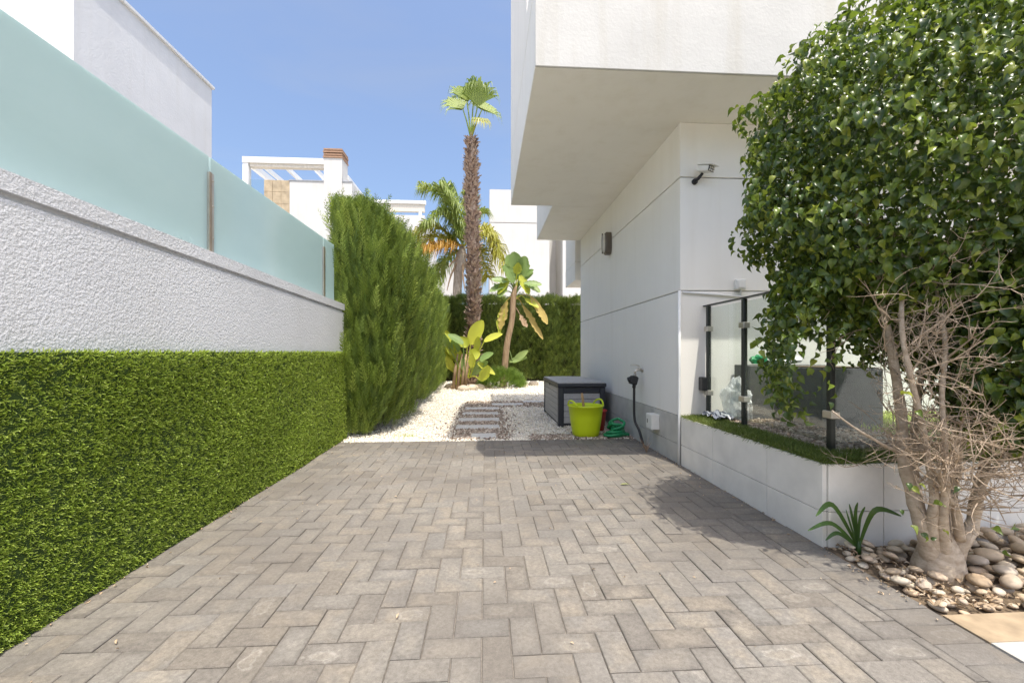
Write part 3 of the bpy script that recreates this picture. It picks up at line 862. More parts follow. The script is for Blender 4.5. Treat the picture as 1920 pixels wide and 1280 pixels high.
# turf on the wall
turf = thing("artificial_turf_panel", "artificial grass matting fixed along the lower left wall", "artificial grass", (XL, 2.5, 0))
boxp("backing", "turf_back", turf, WX + 0.002, XL - 0.012, ya, WY1 - 0.01, -0.01, 1.0)
rs = np.random.RandomState(33)
n = 150000
Yt = 0.9 + (WY1 - 0.92) * rs.uniform(0, 1, n) ** 1.3
Zt = rs.uniform(0.0, 1.002, n)
seam = on_x(178, 900, XL).y
keep = (np.abs(Yt - seam - 0.004 * np.sin(Zt * 9)) > 0.0055) | (rs.uniform(0, 1, n) < 0.35)
clump = np.sin(Yt * 61 + 3 * np.sin(Zt * 23)) * np.sin(Zt * 57 + 3 * np.sin(Yt * 19))
keep &= (clump > -0.55) | (rs.uniform(0, 1, n) < 0.45)
Yt, Zt, clump = Yt[keep], Zt[keep], clump[keep]
n = len(Yt)
bul = 0.014 * np.sin(Yt * 2.1 + Zt * 3) + 0.010 * np.sin(Yt * 5.3 - Zt * 4)
P = np.stack([np.full(n, XL - 0.014) + np.maximum(bul, 0) * 0.7 + 0.003 * clump, Yt, Zt], 1)
D = rs.normal(size=(n, 3)) * np.array([0.3, 0.8, 0.55]) + np.array([0.85, 0.0, -0.05])
D[:, 2] += np.where(Zt > 0.99, 1.3, 0)
D[:, 0] = np.maximum(D[:, 0], 0.15)
sc = np.clip(0.8 + 0.12 * Yt, 0.8, 1.4)
QV = np.array([(-0.5, 0, 0), (0.5, 0, 0), (0.22, 1.0, 0.25), (-0.22, 1.0, 0.25)], float)
Lb, Wb = rs.uniform(0.010, 0.019, n), rs.uniform(0.003, 0.006, n) * sc
V, Fc = scatter(QV, np.array([(0, 1, 2, 3)]), P, frames(D, rs.normal(size=(n, 3)) * 0.8 + np.array([0.3, 0, 1.8])), np.stack([Wb, Lb, Lb], 1))
o = mk("pile", V, Fc, "turf_blade", turf, rnd=rep(rs.uniform(0, 1, n), 4)); tag(o, kind="stuff")

# frosted glass screen
GX = WX - 0.10
scr = thing("frosted_glass_screen", "pale green frosted glass screen along the top of the stucco wall", "glass screen", (GX, 2.5, 1.6))
GJ = [-0.9, 0.83, on_x(391, 400, GX).y, on_x(605, 500, GX).y, WY1 - 0.05]
for a, b in zip(GJ[:-1], GJ[1:]):
    V = [(GX - 0.006, a + 0.01, wz(a)), (GX + 0.006, a + 0.01, wz(a)), (GX + 0.006, b - 0.01, wz(b)), (GX - 0.006, b - 0.01, wz(b)),
         (GX - 0.006, a + 0.01, 2.232), (GX + 0.006, a + 0.01, 2.232), (GX + 0.006, b - 0.01, 2.232), (GX - 0.006, b - 0.01, 2.232)]
    mk("pane", V, [(0, 3, 2, 1), (4, 5, 6, 7), (0, 1, 5, 4), (1, 2, 6, 5), (2, 3, 7, 6), (3, 0, 4, 7)], "frosted_glass", scr)
for y in GJ[1:-1]:
    po = MB().box(GX - 0.02, GX + 0.022, y - 0.022, y + 0.022, wz(y), 2.13, 0.003).build("post", "steel", scr)
    MB().box(GX + 0.0225, GX + 0.026, y - 0.030, y - 0.006, wz(y) + 0.002, 2.128).build("cover_strip", "bronze_strip", po)
    for z in (1.72, 1.92, 2.08):
        MB().tube([(GX + 0.022, y + 0.008, z), (GX + 0.028, y + 0.008, z)], 0.006, 8).build("screw", "steel", po)

# ================================================================== CYPRESS HEDGES
def spray_template():
    V, Fc = [], []
    def q(a, b, c, d):
        k = len(V); V.extend([a, b, c, d]); Fc.append((k, k + 1, k + 2, k + 3))
    q((-0.018, 0, 0), (0.018, 0, 0), (0.012, 1.0, 0.05), (-0.012, 1.0, 0.05))
    for i in range(4):
        y = 0.08 + 0.21 * i
        l = 0.44 * (1 - 0.14 * i)
        for s_ in (-1, 1):
            z = 0.06 * s_ * (1 if i % 2 else -1)
            tip = (s_ * l * 0.62, y + l * 0.85, z + 0.03)
            q((0, y, 0), (s_ * l * 0.22 + 0.035, y + l * 0.36, z * 0.6), tip, (s_ * l * 0.42 - 0.035, y + l * 0.62, z))
    return np.array(V, float), np.array(Fc)
SPV, SPF = spray_template()
def plume_template():
    V, Fc = [], []
    def q(a, b, c, d):
        k = len(V); V.extend([a, b, c, d]); Fc.append((k, k + 1, k + 2, k + 3))
    q((-0.012, 0, 0), (0.012, 0, 0), (0.008, 1.0, 0.06), (-0.008, 1.0, 0.06))
    for i in range(9):
        y = 0.06 + 0.10 * i
        l = 0.27 * (1 - 0.075 * i)
        for s_ in (-1, 1):
            z = 0.05 * s_ * (1 if i % 2 else -1) + 0.03
            a = math.radians(28 + 8 * ((i * 3 + s_) % 3))
            tx, ty = s_ * l * math.sin(a), y + l * math.cos(a)
            nx, ny = math.cos(a) * 0.020, -s_ * math.sin(a) * 0.020
            q((0, y, 0), (tx * .55 + nx, y + (ty - y) * .55 + ny, z * .7), (tx, ty, z), (tx * .55 - nx, y + (ty - y) * .55 - ny, z * .7))
    return np.array(V, float), np.array(Fc)
PLV, PLF = plume_template()
def sprays(name, P, Nn, S, parent, seed, up=0.9, out=0.38, jit=0.33, mat="cypress", plume=False):
    rs = np.random.RandomState(seed)
    n = len(P)
    D = Nn * out + np.array([0, 0, up]) + rs.normal(size=(n, 3)) * jit
    R = frames(D, Nn + rs.normal(size=(n, 3)) * 0.7)
    TV, TF = (PLV, PLF) if plume else (SPV, SPF)
    V, Fc = scatter(TV, TF, P, R, S)
    o = mk(name, V, Fc, mat, parent, rnd=rep(rs.uniform(0, 1, n), len(TV)))
    return tag(o, kind="stuff")
def hx(y, z):
    """right hand face of the left hedge"""
    b = -1.06 - 0.035 * (y - 5.3)
    b += 0.07 * np.sin(y * 6.6) + 0.05 * np.sin(y * 2.9 + 1) + 0.035 * np.sin(z * 5 + y * 3)
    b -= 0.26 * np.clip(1 - z / 1.5, 0, 1) ** 1.6 * np.clip(1.6 - 0.25 * (y - 5.3), 0.3, 1)
    b -= 0.30 * np.clip((z - 2.35) / 0.55, 0, 1.1) ** 2
    return b
hedge = thing("cypress_hedge", "tall clipped cypress hedge running back from the end of the stucco wall", "hedge", (-1.5, 10, 0))
rs = np.random.RandomState(55)
HT = 2.74
Ps, Ns, Ss = [], [], []
n = 8000                                           # end of the hedge facing the driveway
z = rs.uniform(0.03, HT, n)
y = 5.30 + 0.07 * rs.normal(size=n) 
u = rs.uniform(0, 1, n)
x = -1.82 + u * (hx(np.full(n, 5.35), z) + 1.82) - 0.0
y = y + 0.10 * (2 * u - 1) ** 4 - 0.05 * np.sin(z * 4 + x * 5)
Ps.append(np.stack([x, y, z], 1)); Ns.append(np.tile([0.1, -1, 0.0], (n, 1))); Ss.append(rs.uniform(0.07, 0.145, n))
n = 24000                                          # long side
y = 5.32 + 10.3 * rs.uniform(0, 1, n) ** 1.7
z = rs.uniform(0.03, HT + 0.03, n)
Ps.append(np.stack([hx(y, z) + rs.normal(0, 0.05, n), y, z], 1)); Ns.append(np.tile([1, -0.15, 0.0], (n, 1))); Ss.append(rs.uniform(0.065, 0.125, n) * (1 + 0.06 * (y - 5.3)))
n = 5500                                           # top
y = 5.32 + 10.3 * rs.uniform(0, 1, n) ** 1.8
x = -1.85 + rs.uniform(0, 1, n) * (hx(y, np.full(n, HT)) + 1.85)
Ps.append(np.stack([x, y, HT + rs.uniform(-0.08, 0.03, n) + 0.05 * np.sin(y * 5)], 1)); Ns.append(np.tile([0, 0, 1.0], (n, 1))); Ss.append(rs.uniform(0.07, 0.16, n))
n = 1800                                           # left side above the wall
y = 5.32 + 4 * rs.uniform(0, 1, n) ** 1.6
z = rs.uniform(1.2, HT, n)
Ps.append(np.stack([-1.83 + rs.normal(0, 0.03, n), y, z], 1)); Ns.append(np.tile([-1, 0, 0.0], (n, 1))); Ss.append(rs.uniform(0.10, 0.2, n))
Pc, Nc, Sc_ = np.concatenate(Ps), np.concatenate(Ns), np.concatenate(Ss)
pick = rs.uniform(0, 1, len(Pc))
inn = pick < 0.42
sprays("inner_foliage", Pc[inn] - Nc[inn] * 0.055, Nc[inn], Sc_[inn] * 1.1, hedge, 56)
out_ = pick > 0.74
Po, No_ = Pc[out_].copy(), Nc[out_]
Po += No_ * rs.uniform(-0.03, 0.04, (len(Po), 1)); Po[:, 2] -= 0.13
Po = Po[(Po[:, 2] > 0.0)]; No_ = Nc[out_][(Pc[out_][:, 2] - 0.13) > 0.0]
sprays("foliage", Po, No_, rs.uniform(0.16, 0.30, len(Po)), hedge, 58, 1.0, 0.26, 0.16, plume=True)
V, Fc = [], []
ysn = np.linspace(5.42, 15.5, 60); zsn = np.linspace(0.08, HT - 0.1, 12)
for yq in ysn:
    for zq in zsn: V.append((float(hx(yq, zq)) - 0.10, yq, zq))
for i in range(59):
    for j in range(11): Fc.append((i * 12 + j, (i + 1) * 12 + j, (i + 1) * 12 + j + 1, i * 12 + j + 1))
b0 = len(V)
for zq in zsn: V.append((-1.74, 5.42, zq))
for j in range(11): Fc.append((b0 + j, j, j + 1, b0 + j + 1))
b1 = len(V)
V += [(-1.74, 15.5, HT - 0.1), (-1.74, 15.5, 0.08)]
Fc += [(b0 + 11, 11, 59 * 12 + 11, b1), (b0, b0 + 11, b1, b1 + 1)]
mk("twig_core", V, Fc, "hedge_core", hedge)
for i in range(11):
    yq = 5.75 + i * 0.9
    MB().tube([(-1.5, yq, -0.03), (-1.48, yq + 0.02, 0.4), (-1.5, yq, 1.4)], [0.05, 0.04, 0.03], 7).build("trunk", "fibre_trunk", hedge)

bh = thing("boundary_hedge", "clipped cypress hedge with shade put in its colour closing off the far end of the gravel garden", "hedge", (1.0, 15.4, 0))
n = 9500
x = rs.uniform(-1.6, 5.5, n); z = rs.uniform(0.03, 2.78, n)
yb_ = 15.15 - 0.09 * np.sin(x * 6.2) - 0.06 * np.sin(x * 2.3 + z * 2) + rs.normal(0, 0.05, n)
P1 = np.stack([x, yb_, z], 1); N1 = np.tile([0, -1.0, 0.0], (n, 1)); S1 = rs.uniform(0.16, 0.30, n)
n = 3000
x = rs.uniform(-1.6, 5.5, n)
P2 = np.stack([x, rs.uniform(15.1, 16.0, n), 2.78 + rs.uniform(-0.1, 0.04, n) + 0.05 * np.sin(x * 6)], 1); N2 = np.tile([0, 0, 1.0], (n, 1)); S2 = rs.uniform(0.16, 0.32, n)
sprays("foliage", np.concatenate([P1, P2]), np.concatenate([N1, N2]), np.concatenate([S1, S2]), bh, 57, mat="hedge_painted_shade")
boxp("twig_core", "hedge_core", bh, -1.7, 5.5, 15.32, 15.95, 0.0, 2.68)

# ================================================================== FICUS TREE
TB = on_z(1762, 1072)
tree = thing("ficus_tree", "clipped glossy ficus tree with pale twisted stems in the stone bed", "tree", (TB.x, TB.y, 0))
bx, by = TB.x, TB.y
def lf_template(fold=0.10, droop=0.28, wid=0.5, rows=6):
    V, Fc = [], []
    prof = [0.05, 0.30, 0.37, 0.30, 0.10, 0.010]
    ys = [0, 0.18, 0.42, 0.66, 0.86, 1.0]
    for y, w in zip(ys, prof):
        z = -droop * y * y + 0.10 * math.sin(y * 3.1)
        V += [(-w * wid, y, z + fold * w * 1.3), (0, y, z), (w * wid, y, z + fold * w * 1.3)]
    for i in range(len(ys) - 1):
        for k in range(2):
            Fc.append((i * 3 + k, i * 3 + k + 1, i * 3 + k + 4, i * 3 + k + 3))
    return np.array(V, float), np.array(Fc)
LFV, LFF = lf_template(0.62, 0.42, 1.0)
def A3(px, py, d): return tuple(at(px, py, d))
ELL = [((2.62, 2.03, 1.92), (1.30, 0.76, 0.92), 28000), ((2.62, 2.05, 1.90), (1.02, 0.56, 0.70), 7500), (A3(1895, 640, 1.86), (0.25, 0.30, 0.50), 4200),
       (A3(1500, 650, 2.12), (0.17, 0.22, 0.38), 1100), (A3(1545, 570, 2.08), (0.22, 0.22, 0.28), 900), (A3(1690, 560, 2.42), (0.42, 0.16, 0.42), 2600)]
rs = np.random.RandomState(77)
LP, LN = [], []
for c, r, n in ELL:
    d = rs.normal(size=(n, 3)); d /= np.linalg.norm(d, axis=1, keepdims=True)
    lump = 1 + 0.045 * np.sin(d[:, 0] * 9 + d[:, 2] * 7) + 0.045 * np.sin(d[:, 1] * 11 - d[:, 2] * 8 + 1.3) + 0.03 * np.sin(d[:, 2] * 19 + d[:, 0] * 13)
    sq = (np.abs(d) ** 2.05).sum(1) ** (-1 / 2.05)              # slightly boxed, as clipped
    rr = (1 - np.abs(rs.normal(0, 0.11, n))) * lump * sq
    if n < 5000: rr = rs.uniform(0.25, 1.0, n) ** 0.6 * lump
    LP.append(np.array(c) + d * rr[:, None] * np.array(r)); LN.append(d / np.array(r))
LP = np.concatenate(LP); LN = np.concatenate(LN); LN /= np.linalg.norm(LN, axis=1, keepdims=True)
hc = np.array(at(1685, 690, 1.72))
ins = (((LP - hc) / np.array([0.23, 0.55, 0.42])) ** 2).sum(1) < 1
keep = ~ins | (rs.uniform(0, 1, len(LP)) < 0.07)
keep &= LP[:, 2] > 0.42
LP, LN = LP[keep], LN[keep]
# a few leaves on the lower stems
ex = []
for px, py in ((1700, 905), (1710, 912), (1722, 908), (1690, 955), (1706, 985), (1725, 1000), (1745, 1010), (1768, 995), (1790, 910), (1735, 1005), (1750, 945), (1900, 985), (1885, 1030), (1862, 990), (1720, 770), (1690, 740)):
    ex.append(at(px, py, 1.80 + random.uniform(-0.06, 0.02)))
LP = np.concatenate([LP, np.array(ex)]); LN = np.concatenate([LN, np.tile([-0.1, -0.9, 0.3], (len(ex), 1))])
n = len(LP)
LD = LN * 0.55 + np.array([0, 0, -0.80]) + rs.normal(size=(n, 3)) * 0.50
LNo = LN + np.array([0, 0, 0.65]) + rs.normal(size=(n, 3)) * 0.55
LR = frames(LD, LNo)
LS = rs.uniform(0.024, 0.050, n) * np.where(LP[:, 2] < 0.6, 0.8, 1.0)
# the leaves that show largest: nearest to the driveway side
dist = LP @ np.array([SN, CS, 0]) - 0.0
facing = (LN * (LP - np.array([0, 0, 1.0]))).sum(1)
pxs = 960 + F_PX * (LP[:, 0] * CS - LP[:, 1] * SN) / np.maximum(dist, 0.3)
score = LS / np.maximum(dist, 0.4) - 10 * (facing > 0) - 10 * ((pxs > 1925))
idx = np.argsort(-score)
big, rest = idx[:290], idx[290:]
lms = []
for k in range(4):
    TV, TF = lf_template(0.38 + 0.14 * k, 0.26 + 0.11 * k, 0.96 + 0.05 * k)
    me = bpy.data.meshes.new("leaf"); me.from_pydata(TV.tolist(), [], TF.tolist()); me.update(); lms.append(me)
base = np.array(tree.location)
for k, i in enumerate(big):
    o = link("leaf", lms[k % 4], "ficus_leaf", tree, True)
    M = Matrix(LR[i].tolist()).to_4x4()
    o.rotation_euler = M.to_euler(); o.location = Vector(LP[i] - base); s_ = float(LS[i]); o.scale = (s_, s_, s_)
V, Fc = scatter(LFV, LFF, LP[rest], LR[rest], LS[rest])
o = mk("crown", V, Fc, "ficus_leaf", tree, True, rnd=rep(rs.uniform(0, 1, len(rest)), len(LFV))); tag(o, kind="stuff")
# stems
def P_(px, py, d): return at(px, py, d)
D0 = TB.y * CS + TB.x * SN
stems = [
    ([P_(1752, 1075, D0), P_(1735, 1000, D0 - .02), P_(1712, 930, D0), P_(1694, 860, D0 + .02), P_(1690, 780, D0 + .05), P_(1672, 660, D0 + .05), P_(1640, 520, D0 + .1), P_(1600, 380, D0 + .2)], [.055, .048, .038, .031, .030, .024, .018, .010]),
    ([P_(1775, 1075, D0), P_(1800, 1020, D0 - .03), P_(1822, 985, D0 - .02), P_(1832, 930, D0), P_(1846, 870, D0), P_(1868, 780, D0 + .05), P_(1880, 640, D0 + .1), P_(1880, 420, D0 + .2)], [.055, .044, .036, .030, .026, .022, .018, .010]),
    ([P_(1762, 1075, D0), P_(1768, 1010, D0 + .06), P_(1782, 930, D0 + .08), P_(1796, 820, D0 + .10), P_(1794, 700, D0 + .1), P_(1800, 520, D0 + .15), P_(1790, 330, D0 + .2)], [.055, .045, .034, .027, .022, .017, .010]),
    ([P_(1760, 1070, D0), P_(1748, 990, D0 - .05), P_(1752, 930, D0 - .07), P_(1740, 860, D0 - .08), P_(1728, 790, D0 - .10), P_(1706, 700, D0 - .12), P_(1690, 600, D0 - .1), P_(1700, 460, D0)], [.045, .032, .023, .018, .016, .016, .013, .008]),
    ([P_(1770, 1060, D0 - .02), P_(1768, 970, D0 - .08), P_(1774, 900, D0 - .10), P_(1771, 820, D0 - .12), P_(1766, 740, D0 - .12), P_(1772, 640, D0 - .1), P_(1755, 540, D0 - .05)], [.04, .026, .018, .015, .013, .013, .008]),
    ([P_(1758, 1060, D0 + .03), P_(1725, 960, D0 + .10), P_(1712, 860, D0 + .14), P_(1722, 740, D0 + .18), P_(1740, 600, D0 + .2), P_(1720, 420, D0 + .3)], [.05, .034, .027, .022, .017, .010]),
    ([P_(1800, 1010, D0 - .04), P_(1790, 950, D0 - .07), P_(1770, 925, D0 - .10), P_(1757, 880, D0 - .13)], [.030, .020, .015, .010]),
    ([P_(1826, 960, D0 - .03), P_(1846, 900, D0 - .08), P_(1880, 860, D0 - .12), P_(1920, 820, D0 - .14)], [.026, .018, .013, .007]),
    ([P_(1690, 850, D0 + .02), P_(1650, 830, D0 - .02), P_(1600, 800, D0 - .05), P_(1560, 770, D0 - .06)], [.014, .009, .006, .003]),
]
mbx = MB()
for pts, rad in stems:
    sp = smooth_path(pts, 5)
    rr = np.interp(np.linspace(0, len(rad) - 1, len(sp)), range(len(rad)), rad)
    rr = [max(r_ * 0.74, 0.004) for r_ in rr]
    rr = [r_ * (1 + 0.18 * mnoise.noise(Vector((i * .6, r_ * 99, len(pts))))) for i, r_ in enumerate(rr)]
    mbx.tube(sp, rr, 12)
mbx.tube([(bx - 0.01, by, -0.04), (bx - 0.005, by, 0.03), (bx, by, 0.10), (bx, by + .01, 0.2)], [0.105, 0.094, 0.078, 0.04], 16)
mbx.build("trunk", "ficus_bark", tree, True)
tw = MB()
random.seed(4)
def twig(p, d, L, r, depth):
    n_ = 4
    pts = [p]
    dd = Vector(d)
    for i in range(n_):
        dd = (dd + Vector((random.gauss(0, .22), random.gauss(0, .22), random.gauss(0, .2) + 0.05))).normalized()
        pts.append(pts[-1] + dd * L / n_)
    tw.tube(pts, [r * (1 - 0.75 * i / n_) for i in range(n_ + 1)], 4 if depth else 5, False)
    if depth < 2:
        for k in range(random.choice((2, 3, 3))):
            i = random.randint(1, n_)
            nd = (dd + Vector((random.gauss(0, .7), random.gauss(0, .7), random.gauss(0.1, .55)))).normalized()
            twig(pts[i], nd, L * random.uniform(.4, .7), r * 0.6, depth + 1)
for pts, rad in stems[:8]:
    sp = smooth_path(pts, 6)
    hi = [q for q in sp if 0.50 < q.z < 1.55] or sp
    for k in range(44):
        q = random.choice(hi) + Vector((random.gauss(0, .05), random.gauss(-.04, .05), random.gauss(0, .05)))
        d = Vector((random.gauss(-.1, .8), random.gauss(-.25, .5), random.gauss(.35, .55))).normalized()
        twig(q, d, random.uniform(.09, .24), random.uniform(.002, .0042), 0)
    for k in range(9):
        q = random.choice(sp[int(len(sp) * .25):])
        if q.z < 0.25: continue
        d = Vector((random.gauss(0, .8), random.gauss(-.3, .5), random.gauss(.3, .4))).normalized()
        twig(q, d, random.uniform(.14, .32), random.uniform(.003, .0055), 0)
o = tw.build("twigs", "ficus_twig", tree); tag(o, kind="stuff")

# ================================================================== PALMS
def on_ground(px, d): return at(px, HZ + F_PX / d * 1.0, d)
# fan palm
p0 = at(887, 700, 13.6)
fp = thing("fan_palm", "tall fan palm with a shaggy brown trunk behind the gravel garden", "palm tree", (p0.x, p0.y, 0))
tp = at(885, 258, 13.6); zt = tp.z
def trx(z): t = z / zt; return Vector((p0.x + (tp.x - p0.x) * t + 0.03 * math.sin(t * 5), p0.y, z))
rr_ = [(0.0, .27), (0.3, .24), (1.5, .245), (zt * .6, .26), (zt * .9, .24), (zt, .15)]
def trr(z): return float(np.interp(z, [a for a, b in rr_], [b for a, b in rr_]))
zz = np.linspace(0, zt, 30)
tr = MB().tube([trx(z) for z in zz], [trr(z) * .74 for z in zz], 14).build("trunk", "palm_trunk", fp, True)
BV = np.array([(-.5, 0, 0), (.5, 0, 0), (-.36, .55, .22), (.36, .55, .22), (-.24, 1, .50), (.24, 1, .50)], float)
n = 1500
rs = np.random.RandomState(91)
z = rs.uniform(0.05, zt, n); a = rs.uniform(0, 2 * math.pi, n)
out = np.stack([np.cos(a), np.sin(a), np.zeros(n)], 1)
P = np.array([trx(q) for q in z]) + out * np.array([trr(q) for q in z])[:, None] * 0.74
D = out * 0.25 + np.array([0, 0, 1.0]) + rs.normal(size=(n, 3)) * 0.35
V, Fc = scatter(BV, BT_F, P, frames(D, out + rs.normal(size=(n, 3)) * .15), np.stack([rs.uniform(.06, .12, n), rs.uniform(.08, .16, n), rs.uniform(.08, .16, n)], 1))
o = mk("leaf_bases", V, Fc, "palm_boot", tr, rnd=rep(rs.uniform(0, 1, n), 6)); tag(o, kind="stuff")
def fan(name, root, hub, updir, nrm, R_, mat, parent, seed, segs=38, spread=2.5):
    rs = np.random.RandomState(seed)
    root, hub = Vector(root), Vector(hub)
    up = Vector(updir).normalized(); nr = Vector(nrm); nr = (nr - up * nr.dot(up)).normalized(); sd = up.cross(nr)
    fr = MB().tube(smooth_path([root, root.lerp(hub, .5) + Vector((0, 0, .06)), hub], 4), [.035, .03, .028, .026, .024, .022, .02, .018, .016], 6).build("frond", mat, parent)
    V, Fc = [], []
    for i in range(segs):
        a = (i / (segs - 1) - .5) * 2 * spread
        L = R_ * (1.0 - 0.25 * abs(a / spread) ** 2) * rs.uniform(.88, 1.06)
        d = up * math.cos(a) + sd * math.sin(a)
        w = 2 * spread / segs * .95
        side = -up * math.sin(a) + sd * math.cos(a)
        zig = nr * (0.025 if i % 2 else -0.025)
        pts = []
        for t, wd, dr in ((0.03, .03, 0), (.35, .35 * w, .02), (.62, .50 * w, .06), (.82, .22 * w, .22), (1.0, .03 * w, .55)):
            c = hub + d * (L * t * (1 - .25 * dr)) + zig * (t < .7) + nr * 0.10 * t * t + Vector((0, 0, -1)) * L * dr * (0.75 + 0.5 * rs.uniform())
            pts.append((c - side * L * wd, c + side * L * wd))
        b = len(V)
        for l, r in pts: V += [l, r]
        for k in range(4): Fc.append((b + 2 * k, b + 2 * k + 1, b + 2 * k + 3, b + 2 * k + 2))
    bl = mk("fan_blade", V, Fc, mat, fr)
    return fr
ct = trx(zt - 0.05)
dF = 13.6
fan("a", ct, at(896, 198, dF), (0.06, -.10, 1), (0.05, -1, .35), 1.30, "fan_green", fp, 1, 34, 0.95)
fan("b", ct, at(868, 205, dF), (-.75, .1, .70), (0.25, -.9, .55), 0.98, "fan_green", fp, 2, 30, 1.05)
fan("c", ct, at(888, 185, dF + .2), (-.22, .1, 1), (-.7, -.5, .2), 1.10, "fan_green", fp, 3, 24, .8)
fan("d", ct, at(904, 205, dF + .3), (.35, .6, .6), (.3, -.6, .7), 0.95, "fan_green", fp, 4, 28, 1.3)
fan("e", ct, at(876, 190, dF + .25), (-.45, .2, .9), (.5, -.8, .3), 1.05, "fan_green", fp, 5, 28, 1.0)
fan("f", ct, at(897, 222, dF - .1), (.25, -.5, -.4), (.2, -.8, .6), 0.6, "palm_yellow", fp, 6, 20, 1.0)

# feather palm
p1 = at(857, 700, 18.5)
qp = thing("feather_palm", "feather palm with arching yellow green fronds behind the far hedge", "palm tree", (p1.x, p1.y, 0))
qc = at(868, 462, 18.5)
MB().tube(smooth_path([(p1.x, p1.y, 0), (p1.x - .02, p1.y, 2.5), (p1.x + .05, p1.y, 4.2), qc], 5), [.20] * 6 + [.19] * 5 + [.23, .25, .22, .16, .10], 12).build("trunk", "grey_trunk", qp, True)
def feather(tip_px, mid_px, mat, seed, dz=0.0, L=0.95, w=.05, nlf=105):
    rs = np.random.RandomState(seed)
    a = Vector(qc) + Vector((0, dz * .3, 0)); b = at(*mid_px, 18.5 + dz * .6); c = at(*tip_px, 18.5 + dz)
    sp = smooth_path([a, b, c], 10)
    fr = MB().tube(sp, list(np.linspace(.035, .006, len(sp))), 5).build("frond", mat, qp)
    V, Fc = [], []
    for i in range(nlf):
        t = 0.10 + 0.9 * i / nlf
        f = t * (len(sp) - 1); k = min(int(f), len(sp) - 2)
        q = sp[k].lerp(sp[k + 1], f - k); tg = (sp[k + 1] - sp[k]).normalized()
        sd = tg.cross(Vector((0, 0, 1)))
        sd = sd.normalized() if sd.length > .05 else Vector((1, 0, 0))
        for s_ in (-1, 1):
            l = L * (1 - .55 * abs(t - .45)) * rs.uniform(.8, 1.15)
            d = (tg * .55 + sd * s_ * rs.uniform(.5, 1.0) + Vector((rs.normal() * .2, rs.normal() * .2, rs.uniform(-.2, .5)))).normalized()
            p2 = q + d * l * .5; p3 = p2 + (d * .45 + Vector((0, 0, -.75))).normalized() * l * .55
            wv = d.cross(Vector((rs.normal(), rs.normal(), 1))).normalized() * w
            bb = len(V)
            V += [q - wv * .4, q + wv * .4, p2 - wv * .5, p2 + wv * .5, p3]
            Fc += [(bb, bb + 1, bb + 3, bb + 2), (bb + 2, bb + 3, bb + 4)]
    mk("leaflets", V, Fc, mat, fr)
for s_, (tip, mid, m_, dz) in enumerate([
    ((792, 352), (835, 372), "palm_green", -.6), ((800, 420), (835, 400), "palm_green", -1.0), ((772, 445), (815, 425), "palm_yellow", .3),
    ((768, 490), (812, 445), "palm_yellow", .6), ((790, 468), (825, 462), "palm_orange", -.9), ((815, 520), (835, 490), "palm_green", .8),
    ((838, 345), (852, 385), "palm_green", .9), ((905, 400), (890, 405), "palm_green", 1.2), ((945, 500), (920, 440), "palm_yellow", -.5),
    ((932, 478), (908, 430), "palm_yellow", .5), ((915, 520), (900, 470), "palm_yellow", 1.0), ((880, 365), (876, 400), "palm_green", -.4), ((825, 350), (850, 395), "palm_green", -1.3)]):
    feather(tip, mid, m_, 300 + s_, dz)
for s_, (tip, mid) in enumerate([((838, 545), (848, 510)), ((872, 545), (868, 515)), ((842, 500), (850, 490))]):
    MB().tube(smooth_path([qc - Vector((0, 0, .3)), at(*mid, 18.2), at(*tip, 18.1)], 4), [.05, .05, .045, .04, .04, .035, .03, .02, .015], 6).build("dead_frond", "fibre_trunk", qp)

# ---- giant bird of paradise plants
def paddle(parent, root, hub, tip, width, mat, nrm=(0, -1, .2), tear=0.0, seed=0, droop=0.12, pr=.022):
    rs = np.random.RandomState(seed)
    root, hub, tip = Vector(root), Vector(hub), Vector(tip)
    lf = MB().tube(smooth_path([root, root.lerp(hub, .5) + Vector((0, 0, .08)), hub], 4), list(np.linspace(pr, pr * .6, 9)), 6).build("leaf", mat, parent)
    ax = tip - hub
    n_ = 14
    nr = Vector(nrm).normalized()
    sd = ax.cross(nr).normalized(); nr = sd.cross(ax).normalized()
    V, Fc = [], []
    for i in range(n_ + 1):
        t = i / n_
        w = width * (math.sin(math.pi * min(1, (t * .93 + .05))) ** .62)
        c = hub + ax * t + Vector((0, 0, -1)) * ax.length * droop * t * t
        tl, trt = (1 - tear * rs.uniform(0, .8)), (1 - tear * rs.uniform(0, .8))
        V += [c - sd * w * tl + nr * w * .32 + Vector((0, 0, -w * .5 * tear)), c - sd * w * .5 * tl + nr * w * .06, c, c + sd * w * .5 * trt + nr * w * .06, c + sd * w * trt + nr * w * .32 + Vector((0, 0, -w * .5 * tear))]
    for i in range(n_):
        for k in range(4): Fc.append((i * 5 + k, i * 5 + k + 1, i * 5 + k + 6, i * 5 + k + 5))
    mk("blade", V, Fc, mat, lf, tear < .2)
dS = 12.6
sp0 = at(944, 690, dS)
st = thing("banana_plant", "tall banana-like plant with fibrous stem and yellowing drooping leaves", "plant", (sp0.x, sp0.y, 0))
hd = at(962, 562, dS)
stm = smooth_path([(sp0.x, sp0.y, 0), at(950, 650, dS), at(960, 600, dS), hd, at(967, 535, dS)], 5)
MB().tube(stm, list(np.interp(np.linspace(0, 1, len(stm)), [0, .5, .8, 1], [.10, .08, .09, .05])), 12).build("stem", "fibre_trunk", st, True)
